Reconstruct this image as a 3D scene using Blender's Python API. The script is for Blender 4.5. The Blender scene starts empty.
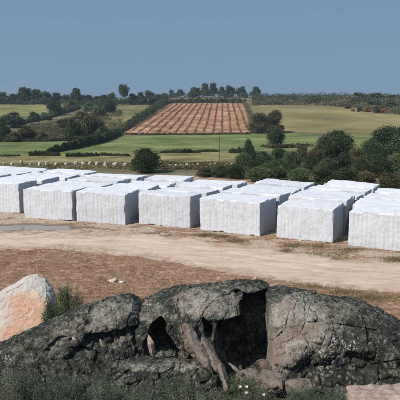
import bpy, math, random
import numpy as np
from mathutils import Vector

# ------------------------------------------------------------------ camera, sky, sun
S = bpy.context.scene
COL = S.collection
F = 555.56                       # focal length in photo pixels (50 mm on a 36 mm wide frame)
H = 5.78                         # eye height above the yard
PITCH = math.atan(95 / F)
CP, SP = math.cos(PITCH), math.sin(PITCH)
cam = bpy.data.cameras.new('camera'); camo = bpy.data.objects.new('camera', cam); COL.objects.link(camo)
camo.location = (0, 0, H); camo.rotation_euler = (math.pi / 2 - PITCH, 0, 0)
cam.lens = 50; cam.sensor_width = 36; cam.clip_start = 0.1; cam.clip_end = 12000
cam.dof.use_dof = True; cam.dof.focus_distance = 26; cam.dof.aperture_fstop = 6.3
S.camera = camo
SUN_AZ = math.radians(237)       # compass-like, clockwise from +Y: behind the camera, to the left
SUN_EL = math.radians(45)
sdir = Vector((math.sin(SUN_AZ) * math.cos(SUN_EL), math.cos(SUN_AZ) * math.cos(SUN_EL), math.sin(SUN_EL)))
W = bpy.data.worlds.new('World'); S.world = W; W.use_nodes = True
nt = W.node_tree; nt.nodes.clear()
sky = nt.nodes.new('ShaderNodeTexSky'); sky.sky_type = 'NISHITA'; sky.sun_disc = False
sky.sun_elevation = SUN_EL; sky.sun_rotation = SUN_AZ
sky.altitude = 0; sky.air_density = 1.0; sky.dust_density = 0.6; sky.ozone_density = 4.0
tint = nt.nodes.new('ShaderNodeMix'); tint.data_type = 'RGBA'; tint.blend_type = 'MIX'      # thin even summer haze over the blue
tint.inputs[0].default_value = 0.9; tint.inputs[7].default_value = (1.98, 3.20, 4.90, 1)
bg = nt.nodes.new('ShaderNodeBackground'); bg.inputs[1].default_value = 0.09
wo = nt.nodes.new('ShaderNodeOutputWorld')
nt.links.new(sky.outputs[0], tint.inputs[6]); nt.links.new(tint.outputs[2], bg.inputs[0]); nt.links.new(bg.outputs[0], wo.inputs[0])
sun = bpy.data.lights.new('sun', 'SUN'); sun.energy = 4.75; sun.angle = math.radians(0.53); sun.color = (1, 0.955, 0.89)
suno = bpy.data.objects.new('sun', sun); COL.objects.link(suno)
suno.rotation_euler = sdir.to_track_quat('Z', 'Y').to_euler()
S.view_settings.view_transform = 'Standard'; S.view_settings.look = 'None'
S.view_settings.exposure = 0.0; S.view_settings.gamma = 1.0
S.render.engine = 'CYCLES'
S.cycles.max_bounces = 6; S.cycles.diffuse_bounces = 1; S.cycles.sample_clamp_indirect = 0.10; S.cycles.transparent_max_bounces = 4; S.cycles.volume_bounces = 0

random.seed(5); RNG = np.random.default_rng(5)

# ------------------------------------------------------------------ noise
_perm = np.random.default_rng(11).permutation(256); _perm = np.concatenate([_perm, _perm, _perm])
_g = np.random.default_rng(12).normal(size=(256, 3)); _g /= np.linalg.norm(_g, axis=1)[:, None]
def perlin(p):
    i = np.floor(p).astype(np.int64); f = p - i; i &= 255
    u = f * f * f * (f * (f * 6 - 15) + 10)
    out = 0
    for dx in (0, 1):
        for dy in (0, 1):
            for dz in (0, 1):
                h = _perm[_perm[_perm[(i[..., 0] + dx) & 255] + ((i[..., 1] + dy) & 255)] + ((i[..., 2] + dz) & 255)]
                g = _g[h]
                d = g[..., 0] * (f[..., 0] - dx) + g[..., 1] * (f[..., 1] - dy) + g[..., 2] * (f[..., 2] - dz)
                w = (u[..., 0] if dx else 1 - u[..., 0]) * (u[..., 1] if dy else 1 - u[..., 1]) * (u[..., 2] if dz else 1 - u[..., 2])
                out = out + w * d
    return out * 1.6
def fbm(p, scale, octv=4, gain=0.5, seed=0.0):
    a, s, t = 1.0, scale, 0
    for k in range(octv):
        t = t + a * perlin(p * s + seed + 17.3 * k); a *= gain; s *= 2.03
    return t
def worley(p, seed=0):
    i = np.floor(p).astype(np.int64); f1 = np.full(p.shape[:-1], 9.0); f2 = f1.copy(); cid = np.zeros(p.shape[:-1], np.int64); off = np.zeros(p.shape)
    rr = np.random.default_rng(seed + 5).random((256, 3))
    for dx in (-1, 0, 1):
        for dy in (-1, 0, 1):
            for dz in (-1, 0, 1):
                c = i + np.array([dx, dy, dz])
                h = _perm[_perm[_perm[c[..., 0] & 255] + (c[..., 1] & 255)] + (c[..., 2] & 255)]
                q = c + rr[h]
                d = np.linalg.norm(q - p, axis=-1)
                nr = d < f1
                f2 = np.where(nr, f1, np.minimum(f2, d)); cid = np.where(nr, h, cid); off = np.where(nr[..., None], p - q, off); f1 = np.where(nr, d, f1)
    return f1, f2, cid, off
def P3(x, y, z=0.0):
    x = np.asarray(x, float); y = np.asarray(y, float)
    return np.stack([x, y, np.broadcast_to(np.asarray(z, float), np.broadcast(x, y).shape)], -1)
def sst(a, b, x):
    t = np.clip((x - a) / (b - a), 0, 1); return t * t * (3 - 2 * t)

# ------------------------------------------------------------------ pixel helpers (photo is 400 x 400)
def zpix(y, d):
    v = (200 - y) / F
    return H + d * (-SP + v * CP) / (CP + v * SP)
def xpix(px, d, z):
    return (px - 200) / F * (d * CP + (H - z) * SP)
def proj(X, Y, Z):
    c = Y * CP + (H - Z) * SP
    return 200 + F * X / c, 200 - F * (Y * SP - (H - Z) * CP) / c

# ------------------------------------------------------------------ terrain
def track_mask(x, y):
    """1 on the sandy track, 0 off it. Its edges are given as seen lines on the flat yard."""
    px, py = proj(x, y, 0 * x)
    top = np.interp(px, [-80, 0, 60, 130, 200, 260, 330, 400, 480], [231, 233, 233.5, 234, 240, 249, 259, 262, 268])
    bot = np.interp(px, [-80, 0, 60, 130, 180, 230, 300, 400, 480], [245, 247, 248, 254, 262, 272, 282, 291, 302])
    m = np.minimum(py - top, bot - py) / 4.5
    m = m + 0.9 * fbm(P3(x * 0.8, y * 0.8), 1, 4)
    return np.clip(m * 0.5 + 0.5, 0, 1)
PUD = (xpix(24, 26.1, 0), 26.15)
def puddle(x, y):
    a = (x - PUD[0]) / 2.6; b = (y - PUD[1]) / 0.66
    return 1 - np.sqrt(a * a + b * b) + 0.30 * perlin(P3(x * 0.9, y * 1.6, 3.3)) + 0.10 * perlin(P3(x * 3, y * 5, 3.3))
def rut(x, y):
    px, py = proj(x, y, 0 * x); px = np.clip(px, -400, 800)
    c = np.interp(px, [-80, 0, 60, 130, 200, 260, 330, 400, 480], [238, 240, 240.5, 243, 252, 261, 270, 277, 285])
    return np.exp(-((py - c - 3.2) / 0.9) ** 2) + np.exp(-((py - c + 3.2) / 0.8) ** 2)
def terrain(x, y, detail=True):
    x = np.asarray(x, float); y = np.asarray(y, float)
    r = y
    near = np.interp(r, [-60, -2, 1.5, 4.5, 6.5, 8.5, 10.2, 12, 14.2, 15.2, 4000], [4.2, 4.15, 3.7, 2.35, 1.78, 1.72, 1.4, 0.7, 0.06, 0, 0])
    ang = x / np.maximum(np.abs(y), 1)
    cap = 7.6 + 2.3 * sst(-0.08, -0.03, ang)
    hill = np.maximum(0, (y - 111) * 0.0638)
    hill = np.where(y > 104, 0.5 * (hill + np.sqrt(hill * hill + 0.5) - 0.7071) + 0.0, 0)
    k = 0.6
    hl = -k * np.log(np.exp(-hill / k) + np.exp(-cap / k))
    hl = np.where(hill > 0.5, np.maximum(hl, 0), hill)
    hl = hl * (1 - sst(290, 620, y))
    z = near + hl
    if detail:
        z = z + 0.35 * fbm(P3(x, y), 0.018, 2, seed=4.2) * sst(60, 140, y) * sst(5, 0, np.abs(x) * 0)
        z = z + 0.03 * fbm(P3(x, y), 0.2, 2) * sst(28, 60, y) * sst(400, 200, y)
        nr = sst(34, 28, y)
        m = track_mask(x, y) * nr
        z = z + nr * ((0.03 * fbm(P3(x, y), 0.7, 3) + 0.022 * fbm(P3(x, y), 4.0, 3)) * (1 - 0.85 * m) + 0.010 * perlin(P3(x * 0.9, y * 2.4)) * m - 0.03 * rut(x, y) * m + 0.012 * fbm(P3(x, y), 3.0, 3) * m)
        z = z - 0.10 * sst(-0.15, 0.35, puddle(x, y)) * nr
    return z
_ds = np.concatenate([np.arange(4, 40, 0.25), np.arange(40, 420, 0.5)])
def ground_px(px, py):
    """First terrain point on the sight line of each pixel."""
    px, py = np.broadcast_arrays(np.asarray(px, float), np.asarray(py, float))
    sh = px.shape; px = px.ravel(); py = py.ravel()
    out = np.zeros((len(px), 3))
    for a in range(0, len(px), 400):
        X = px[a:a + 400, None]; Y = py[a:a + 400, None]; d = _ds[None, :]
        z = zpix(Y, d); x = xpix(X, d, z); t = terrain(x, np.broadcast_to(d, x.shape), False)
        diff = z - t
        k = np.argmax(diff < 0, axis=1); none = ~(diff < 0).any(axis=1); k = np.where(none, len(_ds) - 1, np.maximum(k, 1))
        rws = np.arange(len(k)); d0, d1 = diff[rws, k - 1], diff[rws, k]
        w = np.clip(d0 / np.maximum(d0 - d1, 1e-6), 0, 1); w = np.where(none, 0, w)
        dd = _ds[k - 1] + w * (_ds[k] - _ds[k - 1])
        zz = zpix(py[a:a + 400], dd); xx = xpix(px[a:a + 400], dd, zz)
        out[a:a + 400] = np.stack([xx, dd, terrain(xx, dd)], -1)
    return out.reshape(sh + (3,))

# ------------------------------------------------------------------ object helpers
def mesh_np(name, v, f, m=None, smooth=False, attrs=None):
    me = bpy.data.meshes.new(name)
    v = np.ascontiguousarray(v, np.float32).reshape(-1, 3); f = np.ascontiguousarray(f, np.int32); n, k = f.shape
    me.vertices.add(len(v)); me.vertices.foreach_set('co', v.ravel())
    me.loops.add(n * k); me.loops.foreach_set('vertex_index', f.ravel())
    me.polygons.add(n); me.polygons.foreach_set('loop_start', np.arange(0, n * k, k, dtype=np.int32))
    me.update(calc_edges=True)
    if smooth: me.polygons.foreach_set('use_smooth', np.ones(n, bool))
    for an, (dom, arr) in (attrs or {}).items():
        a = me.attributes.new(an, 'FLOAT', dom); a.data.foreach_set('value', np.ascontiguousarray(arr, np.float32).ravel())
    if m: me.materials.append(m)
    return me
def link(name, me, label=None, cat=None, group=None, kind=None, parent=None, loc=(0, 0, 0), rz=0, sc=None):
    o = bpy.data.objects.new(name, me); COL.objects.link(o)
    o.location = loc; o.rotation_euler = (0, 0, rz)
    if sc is not None: o.scale = sc
    if parent: o.parent = parent
    if label: o['label'] = label
    if cat: o['category'] = cat
    if group: o['group'] = group
    if kind: o['kind'] = kind
    return o
def grid_faces(nu, nv, wrap=False):
    i = np.arange(nu - 1 + (1 if wrap else 0)); j = np.arange(nv - 1)
    I, J = np.meshgrid(i, j, indexing='ij'); I2 = (I + 1) % nu
    return np.stack([I * nv + J, I2 * nv + J, I2 * nv + J + 1, I * nv + J + 1], -1).reshape(-1, 4)

# ------------------------------------------------------------------ materials
def newmat(name, rough=0.9, spec=0.2):
    m = bpy.data.materials.new(name); m.use_nodes = True
    b = m.node_tree.nodes['Principled BSDF']; b.inputs['Roughness'].default_value = rough
    b.inputs['Specular IOR Level'].default_value = spec
    return m, m.node_tree, b
def N(t, ty, **k):
    n = t.nodes.new(ty)
    for a, b in k.items(): setattr(n, a, b)
    return n
def coord(t, obj=False):
    if obj: return N(t, 'ShaderNodeTexCoord').outputs['Object']
    return N(t, 'ShaderNodeNewGeometry').outputs['Position']
def noise(t, vec, scale, detail=5, rough=0.55, dist=0.0):
    n = N(t, 'ShaderNodeTexNoise'); n.inputs['Scale'].default_value = scale; n.inputs['Detail'].default_value = detail
    n.inputs['Roughness'].default_value = rough; n.inputs['Distortion'].default_value = dist
    t.links.new(vec, n.inputs['Vector']); return n.outputs[0]
def voro(t, vec, scale, feature='F1', out='Distance', rnd=1.0):
    n = N(t, 'ShaderNodeTexVoronoi', feature=feature); n.inputs['Scale'].default_value = scale
    n.inputs['Randomness'].default_value = rnd
    t.links.new(vec, n.inputs['Vector']); return n.outputs[out]
def ramp(t, fac, stops):
    r = N(t, 'ShaderNodeValToRGB'); e = r.color_ramp.elements
    while len(e) < len(stops): e.new(0.5)
    for k, (p, c) in enumerate(stops):
        e[k].position = p; e[k].color = (c + (1,)) if isinstance(c, tuple) else (c, c, c, 1)
    t.links.new(fac, r.inputs[0]); return r.outputs[0]
def mixc(t, fac, a, b, mode='MIX'):
    n = N(t, 'ShaderNodeMix', data_type='RGBA', blend_type=mode)
    for s, v in ((0, fac), (6, a), (7, b)):
        if isinstance(v, (int, float)): n.inputs[s].default_value = v
        elif isinstance(v, tuple): n.inputs[s].default_value = v + (1,)
        else: t.links.new(v, n.inputs[s])
    return n.outputs[2]
def mth(t, op, a, b=0.0, clamp=False):
    n = N(t, 'ShaderNodeMath', operation=op, use_clamp=clamp)
    for s, v in ((0, a), (1, b)):
        if isinstance(v, (int, float)): n.inputs[s].default_value = v
        else: t.links.new(v, n.inputs[s])
    return n.outputs[0]
def attr(t, name):
    n = N(t, 'ShaderNodeAttribute', attribute_name=name); return n.outputs['Fac']
def bump(t, b, h, strength=0.5, dist=0.02):
    n = N(t, 'ShaderNodeBump'); n.inputs['Strength'].default_value = strength; n.inputs['Distance'].default_value = dist
    t.links.new(h, n.inputs['Height']); t.links.new(n.outputs[0], b.inputs['Normal'])

# ground: reddish dry scrub, sandy yard, grassy far land
def ground_mat():
    m, t, b = newmat('ground_soil', 0.95, 0.1); p = coord(t)
    n1 = noise(t, p, 0.9, 6, 0.6); n2 = noise(t, p, 7, 8, 0.7); n3 = noise(t, p, 34, 5, 0.7)
    red = ramp(t, n2, [(0.28, (0.14, 0.08, 0.045)), (0.43, (0.31, 0.175, 0.105)), (0.55, (0.45, 0.27, 0.17)), (0.68, (0.60, 0.42, 0.29))])
    sand = ramp(t, n2, [(0.25, (0.44, 0.32, 0.235)), (0.5, (0.60, 0.46, 0.35)), (0.75, (0.72, 0.58, 0.46))])
    olive = ramp(t, n1, [(0.3, (0.10, 0.085, 0.035)), (0.7, (0.22, 0.16, 0.085))])
    mpg = N(t, 'ShaderNodeMapping'); mpg.inputs['Rotation'].default_value = (0, 0, math.radians(-12)); mpg.inputs['Scale'].default_value = (1.3, 3.0, 1); t.links.new(p, mpg.inputs[0])
    str_ = noise(t, mpg.outputs[0], 1.5, 7, 0.68, 0.5)
    red = mixc(t, ramp(t, str_, [(0.36, 0.75), (0.50, 0.0)]), red, (0.20, 0.13, 0.085)); red = mixc(t, ramp(t, str_, [(0.54, 0.0), (0.68, 0.75)]), red, (0.62, 0.46, 0.35))
    red = mixc(t, ramp(t, noise(t, p, 0.55, 5, 0.6), [(0.55, 0.0), (0.68, 0.55)]), red, olive)
    far = ramp(t, noise(t, p, 0.06, 8, 0.62), [(0.32, (0.085, 0.10, 0.045)), (0.5, (0.16, 0.145, 0.075)), (0.68, (0.25, 0.19, 0.11))])
    a_s, a_f = attr(t, 'sandy'), attr(t, 'far')
    fs = mth(t, 'ADD', a_s, mth(t, 'MULTIPLY', mth(t, 'SUBTRACT', n2, 0.5), 0.9)); fs = ramp(t, fs, [(0.38, 0.0), (0.62, 1.0)])
    c = mixc(t, fs, red, sand)
    c = mixc(t, mth(t, 'MULTIPLY', n3, 0.22), c, (0.14, 0.09, 0.06))
    c = mixc(t, mth(t, 'MULTIPLY', attr(t, 'litter'), 0.9), c, ramp(t, n2, [(0.35, (0.03, 0.03, 0.02)), (0.6, (0.085, 0.075, 0.05)), (0.75, (0.2, 0.16, 0.11))]))
    c = mixc(t, a_f, c, far)
    damp = attr(t, 'damp'); c = mixc(t, damp, c, (0.17, 0.12, 0.085))
    t.links.new(c, b.inputs['Base Color'])
    bump(t, b, mth(t, 'ADD', n3, mth(t, 'MULTIPLY', n2, 2.0)), 0.9, 0.03)
    return m
def track_mat():
    m, t, b = newmat('track_sand', 0.95, 0.1); p = coord(t); tm = attr(t, 'core')
    mp = N(t, 'ShaderNodeMapping'); mp.inputs['Rotation'].default_value = (0, 0, math.radians(-22)); mp.inputs['Scale'].default_value = (0.35, 1.3, 1)
    t.links.new(p, mp.inputs[0])
    st = noise(t, mp.outputs[0], 1.4, 8, 0.72, 0.6); n2 = noise(t, p, 11, 7, 0.7); n3 = noise(t, p, 60, 4, 0.7)
    c = ramp(t, st, [(0.34, (0.50, 0.365, 0.265)), (0.47, (0.66, 0.50, 0.385)), (0.62, (0.76, 0.60, 0.475))])
    c = mixc(t, ramp(t, n2, [(0.5, 0.0), (0.8, 0.5)]), c, (0.56, 0.41, 0.31))
    c = mixc(t, ramp(t, n3, [(0.62, 0.0), (0.75, 0.5)]), c, (0.42, 0.31, 0.235))
    e = mth(t, 'ADD', tm, mth(t, 'MULTIPLY', mth(t, 'SUBTRACT', noise(t, p, 3, 8, 0.75), 0.5), 1.7)); c = mixc(t, ramp(t, e, [(0.30, 0.0), (0.85, 1.0)]), mixc(t, n2, (0.26, 0.155, 0.095), (0.58, 0.40, 0.275)), c)
    t.links.new(c, b.inputs['Base Color']); bump(t, b, mth(t, 'ADD', mth(t, 'ADD', n2, st), n3), 0.9, 0.025)
    return m
def field_mat(name, cols, scale=0.25, fine=3.0, stripe=None):
    m, t, b = newmat(name, 0.95, 0.05); p = coord(t)
    n1 = noise(t, p, scale, 6, 0.62); n2 = noise(t, p, fine, 6, 0.7)
    f = mth(t, 'ADD', mth(t, 'MULTIPLY', n1, 0.6), mth(t, 'MULTIPLY', n2, 0.4))
    if stripe:
        mp = N(t, 'ShaderNodeMapping'); mp.inputs['Rotation'].default_value = (0, 0, stripe); mp.inputs['Scale'].default_value = (0.05, 1.4, 1)
        t.links.new(p, mp.inputs[0]); f = mth(t, 'ADD', mth(t, 'MULTIPLY', f, 0.65), mth(t, 'MULTIPLY', noise(t, mp.outputs[0], 1, 4), 0.35))
    c = ramp(t, f, [(0.39, cols[0]), (0.5, cols[1]), (0.61, cols[2])])
    big = ramp(t, noise(t, p, scale * 0.5, 6, 0.65), [(0.35, 0.70), (0.65, 1.15)]); c = mixc(t, 1.0, c, big, 'MULTIPLY')
    t.links.new(c, b.inputs['Base Color']); bump(t, b, n2, 0.8, 0.15)
    return m
def granite_mat():
    m, t, b = newmat('white_granite', 0.85, 0.25); p = coord(t)
    sep = N(t, 'ShaderNodeMapping'); sep.inputs['Rotation'].default_value = (0, 0, math.radians(30)); sep.inputs['Scale'].default_value = (9, 9, 0.55); t.links.new(p, sep.inputs[0])
    n1 = noise(t, p, 2.2, 6, 0.6); st = noise(t, sep.outputs[0], 1.0, 5, 0.6); sp = noise(t, p, 90, 3, 0.6)
    c = ramp(t, mth(t, 'ADD', mth(t, 'MULTIPLY', n1, 0.5), mth(t, 'MULTIPLY', st, 0.5)), [(0.34, (0.60, 0.605, 0.635)), (0.5, (0.71, 0.715, 0.745)), (0.66, (0.77, 0.77, 0.80))])
    c = mixc(t, ramp(t, sp, [(0.56, 0.0), (0.66, 0.45)]), c, (0.42, 0.43, 0.46))
    c = mixc(t, ramp(t, noise(t, p, 5, 7, 0.7, 0.5), [(0.54, 0.0), (0.66, 0.6)]), c, (0.50, 0.47, 0.44))
    c = mixc(t, ramp(t, noise(t, sep.outputs[0], 2.6, 5, 0.7), [(0.58, 0.0), (0.72, 0.35)]), c, (0.52, 0.52, 0.54))
    c = mixc(t, mth(t, 'MULTIPLY', ramp(t, n1, [(0.55, 0.0), (0.75, 0.25)]), attr(t, 'foot')), c, (0.62, 0.50, 0.40))
    tone = mth(t, 'ADD', 0.92, mth(t, 'MULTIPLY', N(t, 'ShaderNodeObjectInfo').outputs['Random'], 0.12))
    c = mixc(t, 1.0, c, tone, 'MULTIPLY')
    t.links.new(c, b.inputs['Base Color'])
    bump(t, b, mth(t, 'ADD', mth(t, 'MULTIPLY', st, 1.2), noise(t, p, 26, 4, 0.65)), 0.55, 0.02)
    return m
def lichen_mat():
    m, t, b = newmat('lichen_granite', 0.92, 0.15); p = coord(t)
    w = noise(t, p, 2.0, 4, 0.6); n1 = noise(t, p, 4.2, 9, 0.68, 0.4); n2 = noise(t, p, 11, 8, 0.75, 0.8); n3 = noise(t, p, 42, 6, 0.75)
    a_l = attr(t, 'light'); a_p = attr(t, 'bare'); a_f = attr(t, 'fleck')
    n4 = noise(t, p, 22, 5, 0.7, 1.2)
    f = mth(t, 'ADD', mth(t, 'ADD', mth(t, 'MULTIPLY', n1, 0.26), mth(t, 'MULTIPLY', n2, 0.34)), mth(t, 'ADD', mth(t, 'MULTIPLY', n3, 0.14), mth(t, 'MULTIPLY', n4, 0.26)))
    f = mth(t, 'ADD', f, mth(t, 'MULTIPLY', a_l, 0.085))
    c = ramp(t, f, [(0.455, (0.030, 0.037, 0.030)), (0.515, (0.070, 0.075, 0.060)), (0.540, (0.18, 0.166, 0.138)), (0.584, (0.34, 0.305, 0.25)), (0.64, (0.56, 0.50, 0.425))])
    # greenish and ochre crusts
    c = mixc(t, ramp(t, noise(t, p, 9, 6, 0.7), [(0.56, 0.0), (0.66, 0.45)]), c, (0.12, 0.125, 0.06))
    pk = mth(t, 'ADD', a_p, mth(t, 'MULTIPLY', mth(t, 'SUBTRACT', n2, 0.5), 1.6)); pk = ramp(t, pk, [(0.35, 0.0), (0.75, 0.85)])
    c = mixc(t, pk, c, mixc(t, n1, (0.30, 0.20, 0.155), (0.46, 0.345, 0.285)))
    # scattered pale crust spots
    wv = N(t, 'ShaderNodeVectorMath', operation='ADD'); nz = N(t, 'ShaderNodeTexNoise'); nz.inputs['Scale'].default_value = 14; nz.inputs['Detail'].default_value = 4; t.links.new(p, nz.inputs['Vector'])
    sc_ = N(t, 'ShaderNodeVectorMath', operation='SCALE'); sc_.inputs['Scale'].default_value = 0.09; t.links.new(nz.outputs['Color'], sc_.inputs[0]); t.links.new(p, wv.inputs[0]); t.links.new(sc_.outputs[0], wv.inputs[1])
    v = voro(t, wv.outputs[0], 13); v2 = voro(t, wv.outputs[0], 26)
    sp = mth(t, 'MULTIPLY', ramp(t, v, [(0.22, 1.0), (0.34, 0.0)]), ramp(t, w, [(0.42, 0.0), (0.56, 1.0)]))
    c = mixc(t, mth(t, 'MULTIPLY', sp, 0.7), c, mixc(t, ramp(t, n1, [(0.45, 0.0), (0.55, 1.0)]), (0.34, 0.35, 0.30), (0.48, 0.42, 0.35)))
    fl = mth(t, 'MULTIPLY', ramp(t, v2, [(0.34, 1.0), (0.42, 0.0)]), mth(t, 'MULTIPLY', a_f, ramp(t, noise(t, p, 9, 3), [(0.46, 0.0), (0.54, 1.0)])))
    c = mixc(t, fl, c, (0.75, 0.76, 0.72))
    t.links.new(c, b.inputs['Base Color'])
    bump(t, b, mth(t, 'ADD', mth(t, 'MULTIPLY', n2, 1.5), n3), 1.0, 0.03)
    return m
def palerock_mat():
    m, t, b = newmat('pale_orange_rock', 0.9, 0.2); p = coord(t)
    n1 = noise(t, p, 3.2, 8, 0.62, 0.3); n2 = noise(t, p, 11, 8, 0.75)
    white = ramp(t, n2, [(0.3, (0.50, 0.45, 0.38)), (0.5, (0.70, 0.65, 0.57)), (0.7, (0.80, 0.77, 0.70))])
    orange = ramp(t, n2, [(0.38, (0.56, 0.25, 0.13)), (0.52, (0.70, 0.39, 0.24)), (0.64, (0.78, 0.58, 0.44))])
    o = mth(t, 'ADD', attr(t, 'rust'), mth(t, 'MULTIPLY', mth(t, 'SUBTRACT', n2, 0.5), 4.5))
    c = mixc(t, ramp(t, o, [(0.15, 0.0), (1.15, 0.95)]), white, orange)
    t.links.new(c, b.inputs['Base Color']); bump(t, b, mth(t, 'ADD', noise(t, p, 30, 6, 0.7), n2), 1.0, 0.03)
    return m
def leaf_mat(name, dark, mid, light, trans=0.25, scale=0.7):
    m = bpy.data.materials.new(name); m.use_nodes = True; t = m.node_tree; t.nodes.clear()
    out = N(t, 'ShaderNodeOutputMaterial'); p = coord(t)
    f = mth(t, 'ADD', mth(t, 'MULTIPLY', attr(t, 'tint'), 0.55), mth(t, 'MULTIPLY', noise(t, p, scale, 4, 0.6), 0.75))
    f = mth(t, 'ADD', f, mth(t, 'MULTIPLY', mth(t, 'SUBTRACT', N(t, 'ShaderNodeObjectInfo').outputs['Random'], 0.5), 0.30))
    c = ramp(t, f, [(0.35, dark), (0.62, mid), (0.95, light)])
    d = N(t, 'ShaderNodeBsdfDiffuse'); tr = N(t, 'ShaderNodeBsdfTranslucent'); mx = N(t, 'ShaderNodeMixShader'); mx.inputs[0].default_value = trans
    t.links.new(c, d.inputs[0]); t.links.new(c, tr.inputs[0]); t.links.new(d.outputs[0], mx.inputs[1]); t.links.new(tr.outputs[0], mx.inputs[2])
    t.links.new(mx.outputs[0], out.inputs[0]); return m
def plain_mat(name, c0, c1, scale=8, rough=0.9):
    m, t, b = newmat(name, rough, 0.2); p = coord(t); n = noise(t, p, scale, 6, 0.65)
    t.links.new(ramp(t, n, [(0.35, c0), (0.65, c1)]), b.inputs['Base Color']); bump(t, b, n, 0.5, 0.02); return m
M = dict(
    ground=ground_mat(), track=track_mat(), granite=granite_mat(), lichen=lichen_mat(), pale=palerock_mat(),
    green=field_mat('green_pasture', ((0.115, 0.150, 0.050), (0.170, 0.205, 0.070), (0.245, 0.260, 0.100)), 0.12, 2.0),
    yellow=field_mat('yellow_green_field', ((0.18, 0.185, 0.062), (0.245, 0.24, 0.085), (0.32, 0.29, 0.12)), 0.1, 1.6),
    tan=field_mat('tan_stubble', ((0.205, 0.175, 0.075), (0.265, 0.220, 0.095), (0.33, 0.275, 0.130)), 0.05, 2.0, stripe=math.radians(4)),
    olive=field_mat('olive_slope', ((0.12, 0.12, 0.048), (0.175, 0.160, 0.068), (0.245, 0.205, 0.098)), 0.09, 1.2),
    dry=field_mat('dry_grass_strip', ((0.17, 0.155, 0.065), (0.25, 0.220, 0.095), (0.34, 0.285, 0.145)), 0.3, 3.0),
    red=field_mat('vineyard_soil', ((0.29, 0.145, 0.085), (0.42, 0.215, 0.130), (0.53, 0.33, 0.22)), 0.2, 3.0),
    leafd=leaf_mat('leaf_dark_green', (0.034, 0.050, 0.024), (0.076, 0.100, 0.046), (0.150, 0.178, 0.085)),
    leafg=leaf_mat('leaf_mid_green', (0.042, 0.068, 0.031), (0.100, 0.138, 0.062), (0.195, 0.232, 0.110)),
    leafo=leaf_mat('leaf_olive_brown', (0.065, 0.062, 0.030), (0.13, 0.118, 0.060), (0.23, 0.20, 0.105)),
    leafy=leaf_mat('leaf_yellow_gorse', (0.12, 0.10, 0.03), (0.38, 0.30, 0.09), (0.60, 0.50, 0.18)),
    leafr=leaf_mat('leaf_rust_orange', (0.16, 0.08, 0.03), (0.42, 0.20, 0.08), (0.58, 0.32, 0.14)),
    leafv=leaf_mat('vine_leaf', (0.12, 0.095, 0.045), (0.20, 0.15, 0.075), (0.28, 0.22, 0.12)),
    leafs=leaf_mat('shrub_grey_green', (0.068, 0.088, 0.060), (0.165, 0.190, 0.135), (0.32, 0.34, 0.255), scale=3.5),
    leafb=leaf_mat('broom_green', (0.055, 0.080, 0.040), (0.13, 0.165, 0.080), (0.26, 0.29, 0.155), scale=4),
    drygrass=leaf_mat('dry_grass_blade', (0.22, 0.12, 0.065), (0.42, 0.25, 0.15), (0.60, 0.43, 0.29), scale=1.3),
    tuft=leaf_mat('tuft_grass_blade', (0.15, 0.12, 0.055), (0.27, 0.225, 0.11), (0.42, 0.35, 0.20), scale=1.3),
    bark=plain_mat('bark', (0.05, 0.04, 0.032), (0.13, 0.105, 0.085), 12),
    pinkrock=plain_mat('pinkish_granite', (0.22, 0.15, 0.12), (0.46, 0.35, 0.29), 9),
    stone=plain_mat('pale_field_stone', (0.34, 0.29, 0.23), (0.60, 0.54, 0.45), 5),
    chip=plain_mat('pale_chip', (0.48, 0.38, 0.31), (0.72, 0.62, 0.53), 14),
    petal=plain_mat('white_petal', (0.72, 0.72, 0.68), (0.82, 0.82, 0.78), 20),
    stem=plain_mat('flower_stem', (0.05, 0.07, 0.03), (0.10, 0.13, 0.05), 20),
    pole=plain_mat('weathered_pole', (0.05, 0.05, 0.045), (0.10, 0.095, 0.085), 10),
)
wm, wt, wb = newmat('puddle_water', 0.03, 0.9); wb.inputs['Base Color'].default_value = (0.33, 0.31, 0.29, 1); wb.inputs['IOR'].default_value = 1.8
bump(wt, wb, noise(wt, coord(wt), 5, 2), 0.03, 0.005); M['water'] = wm

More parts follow.
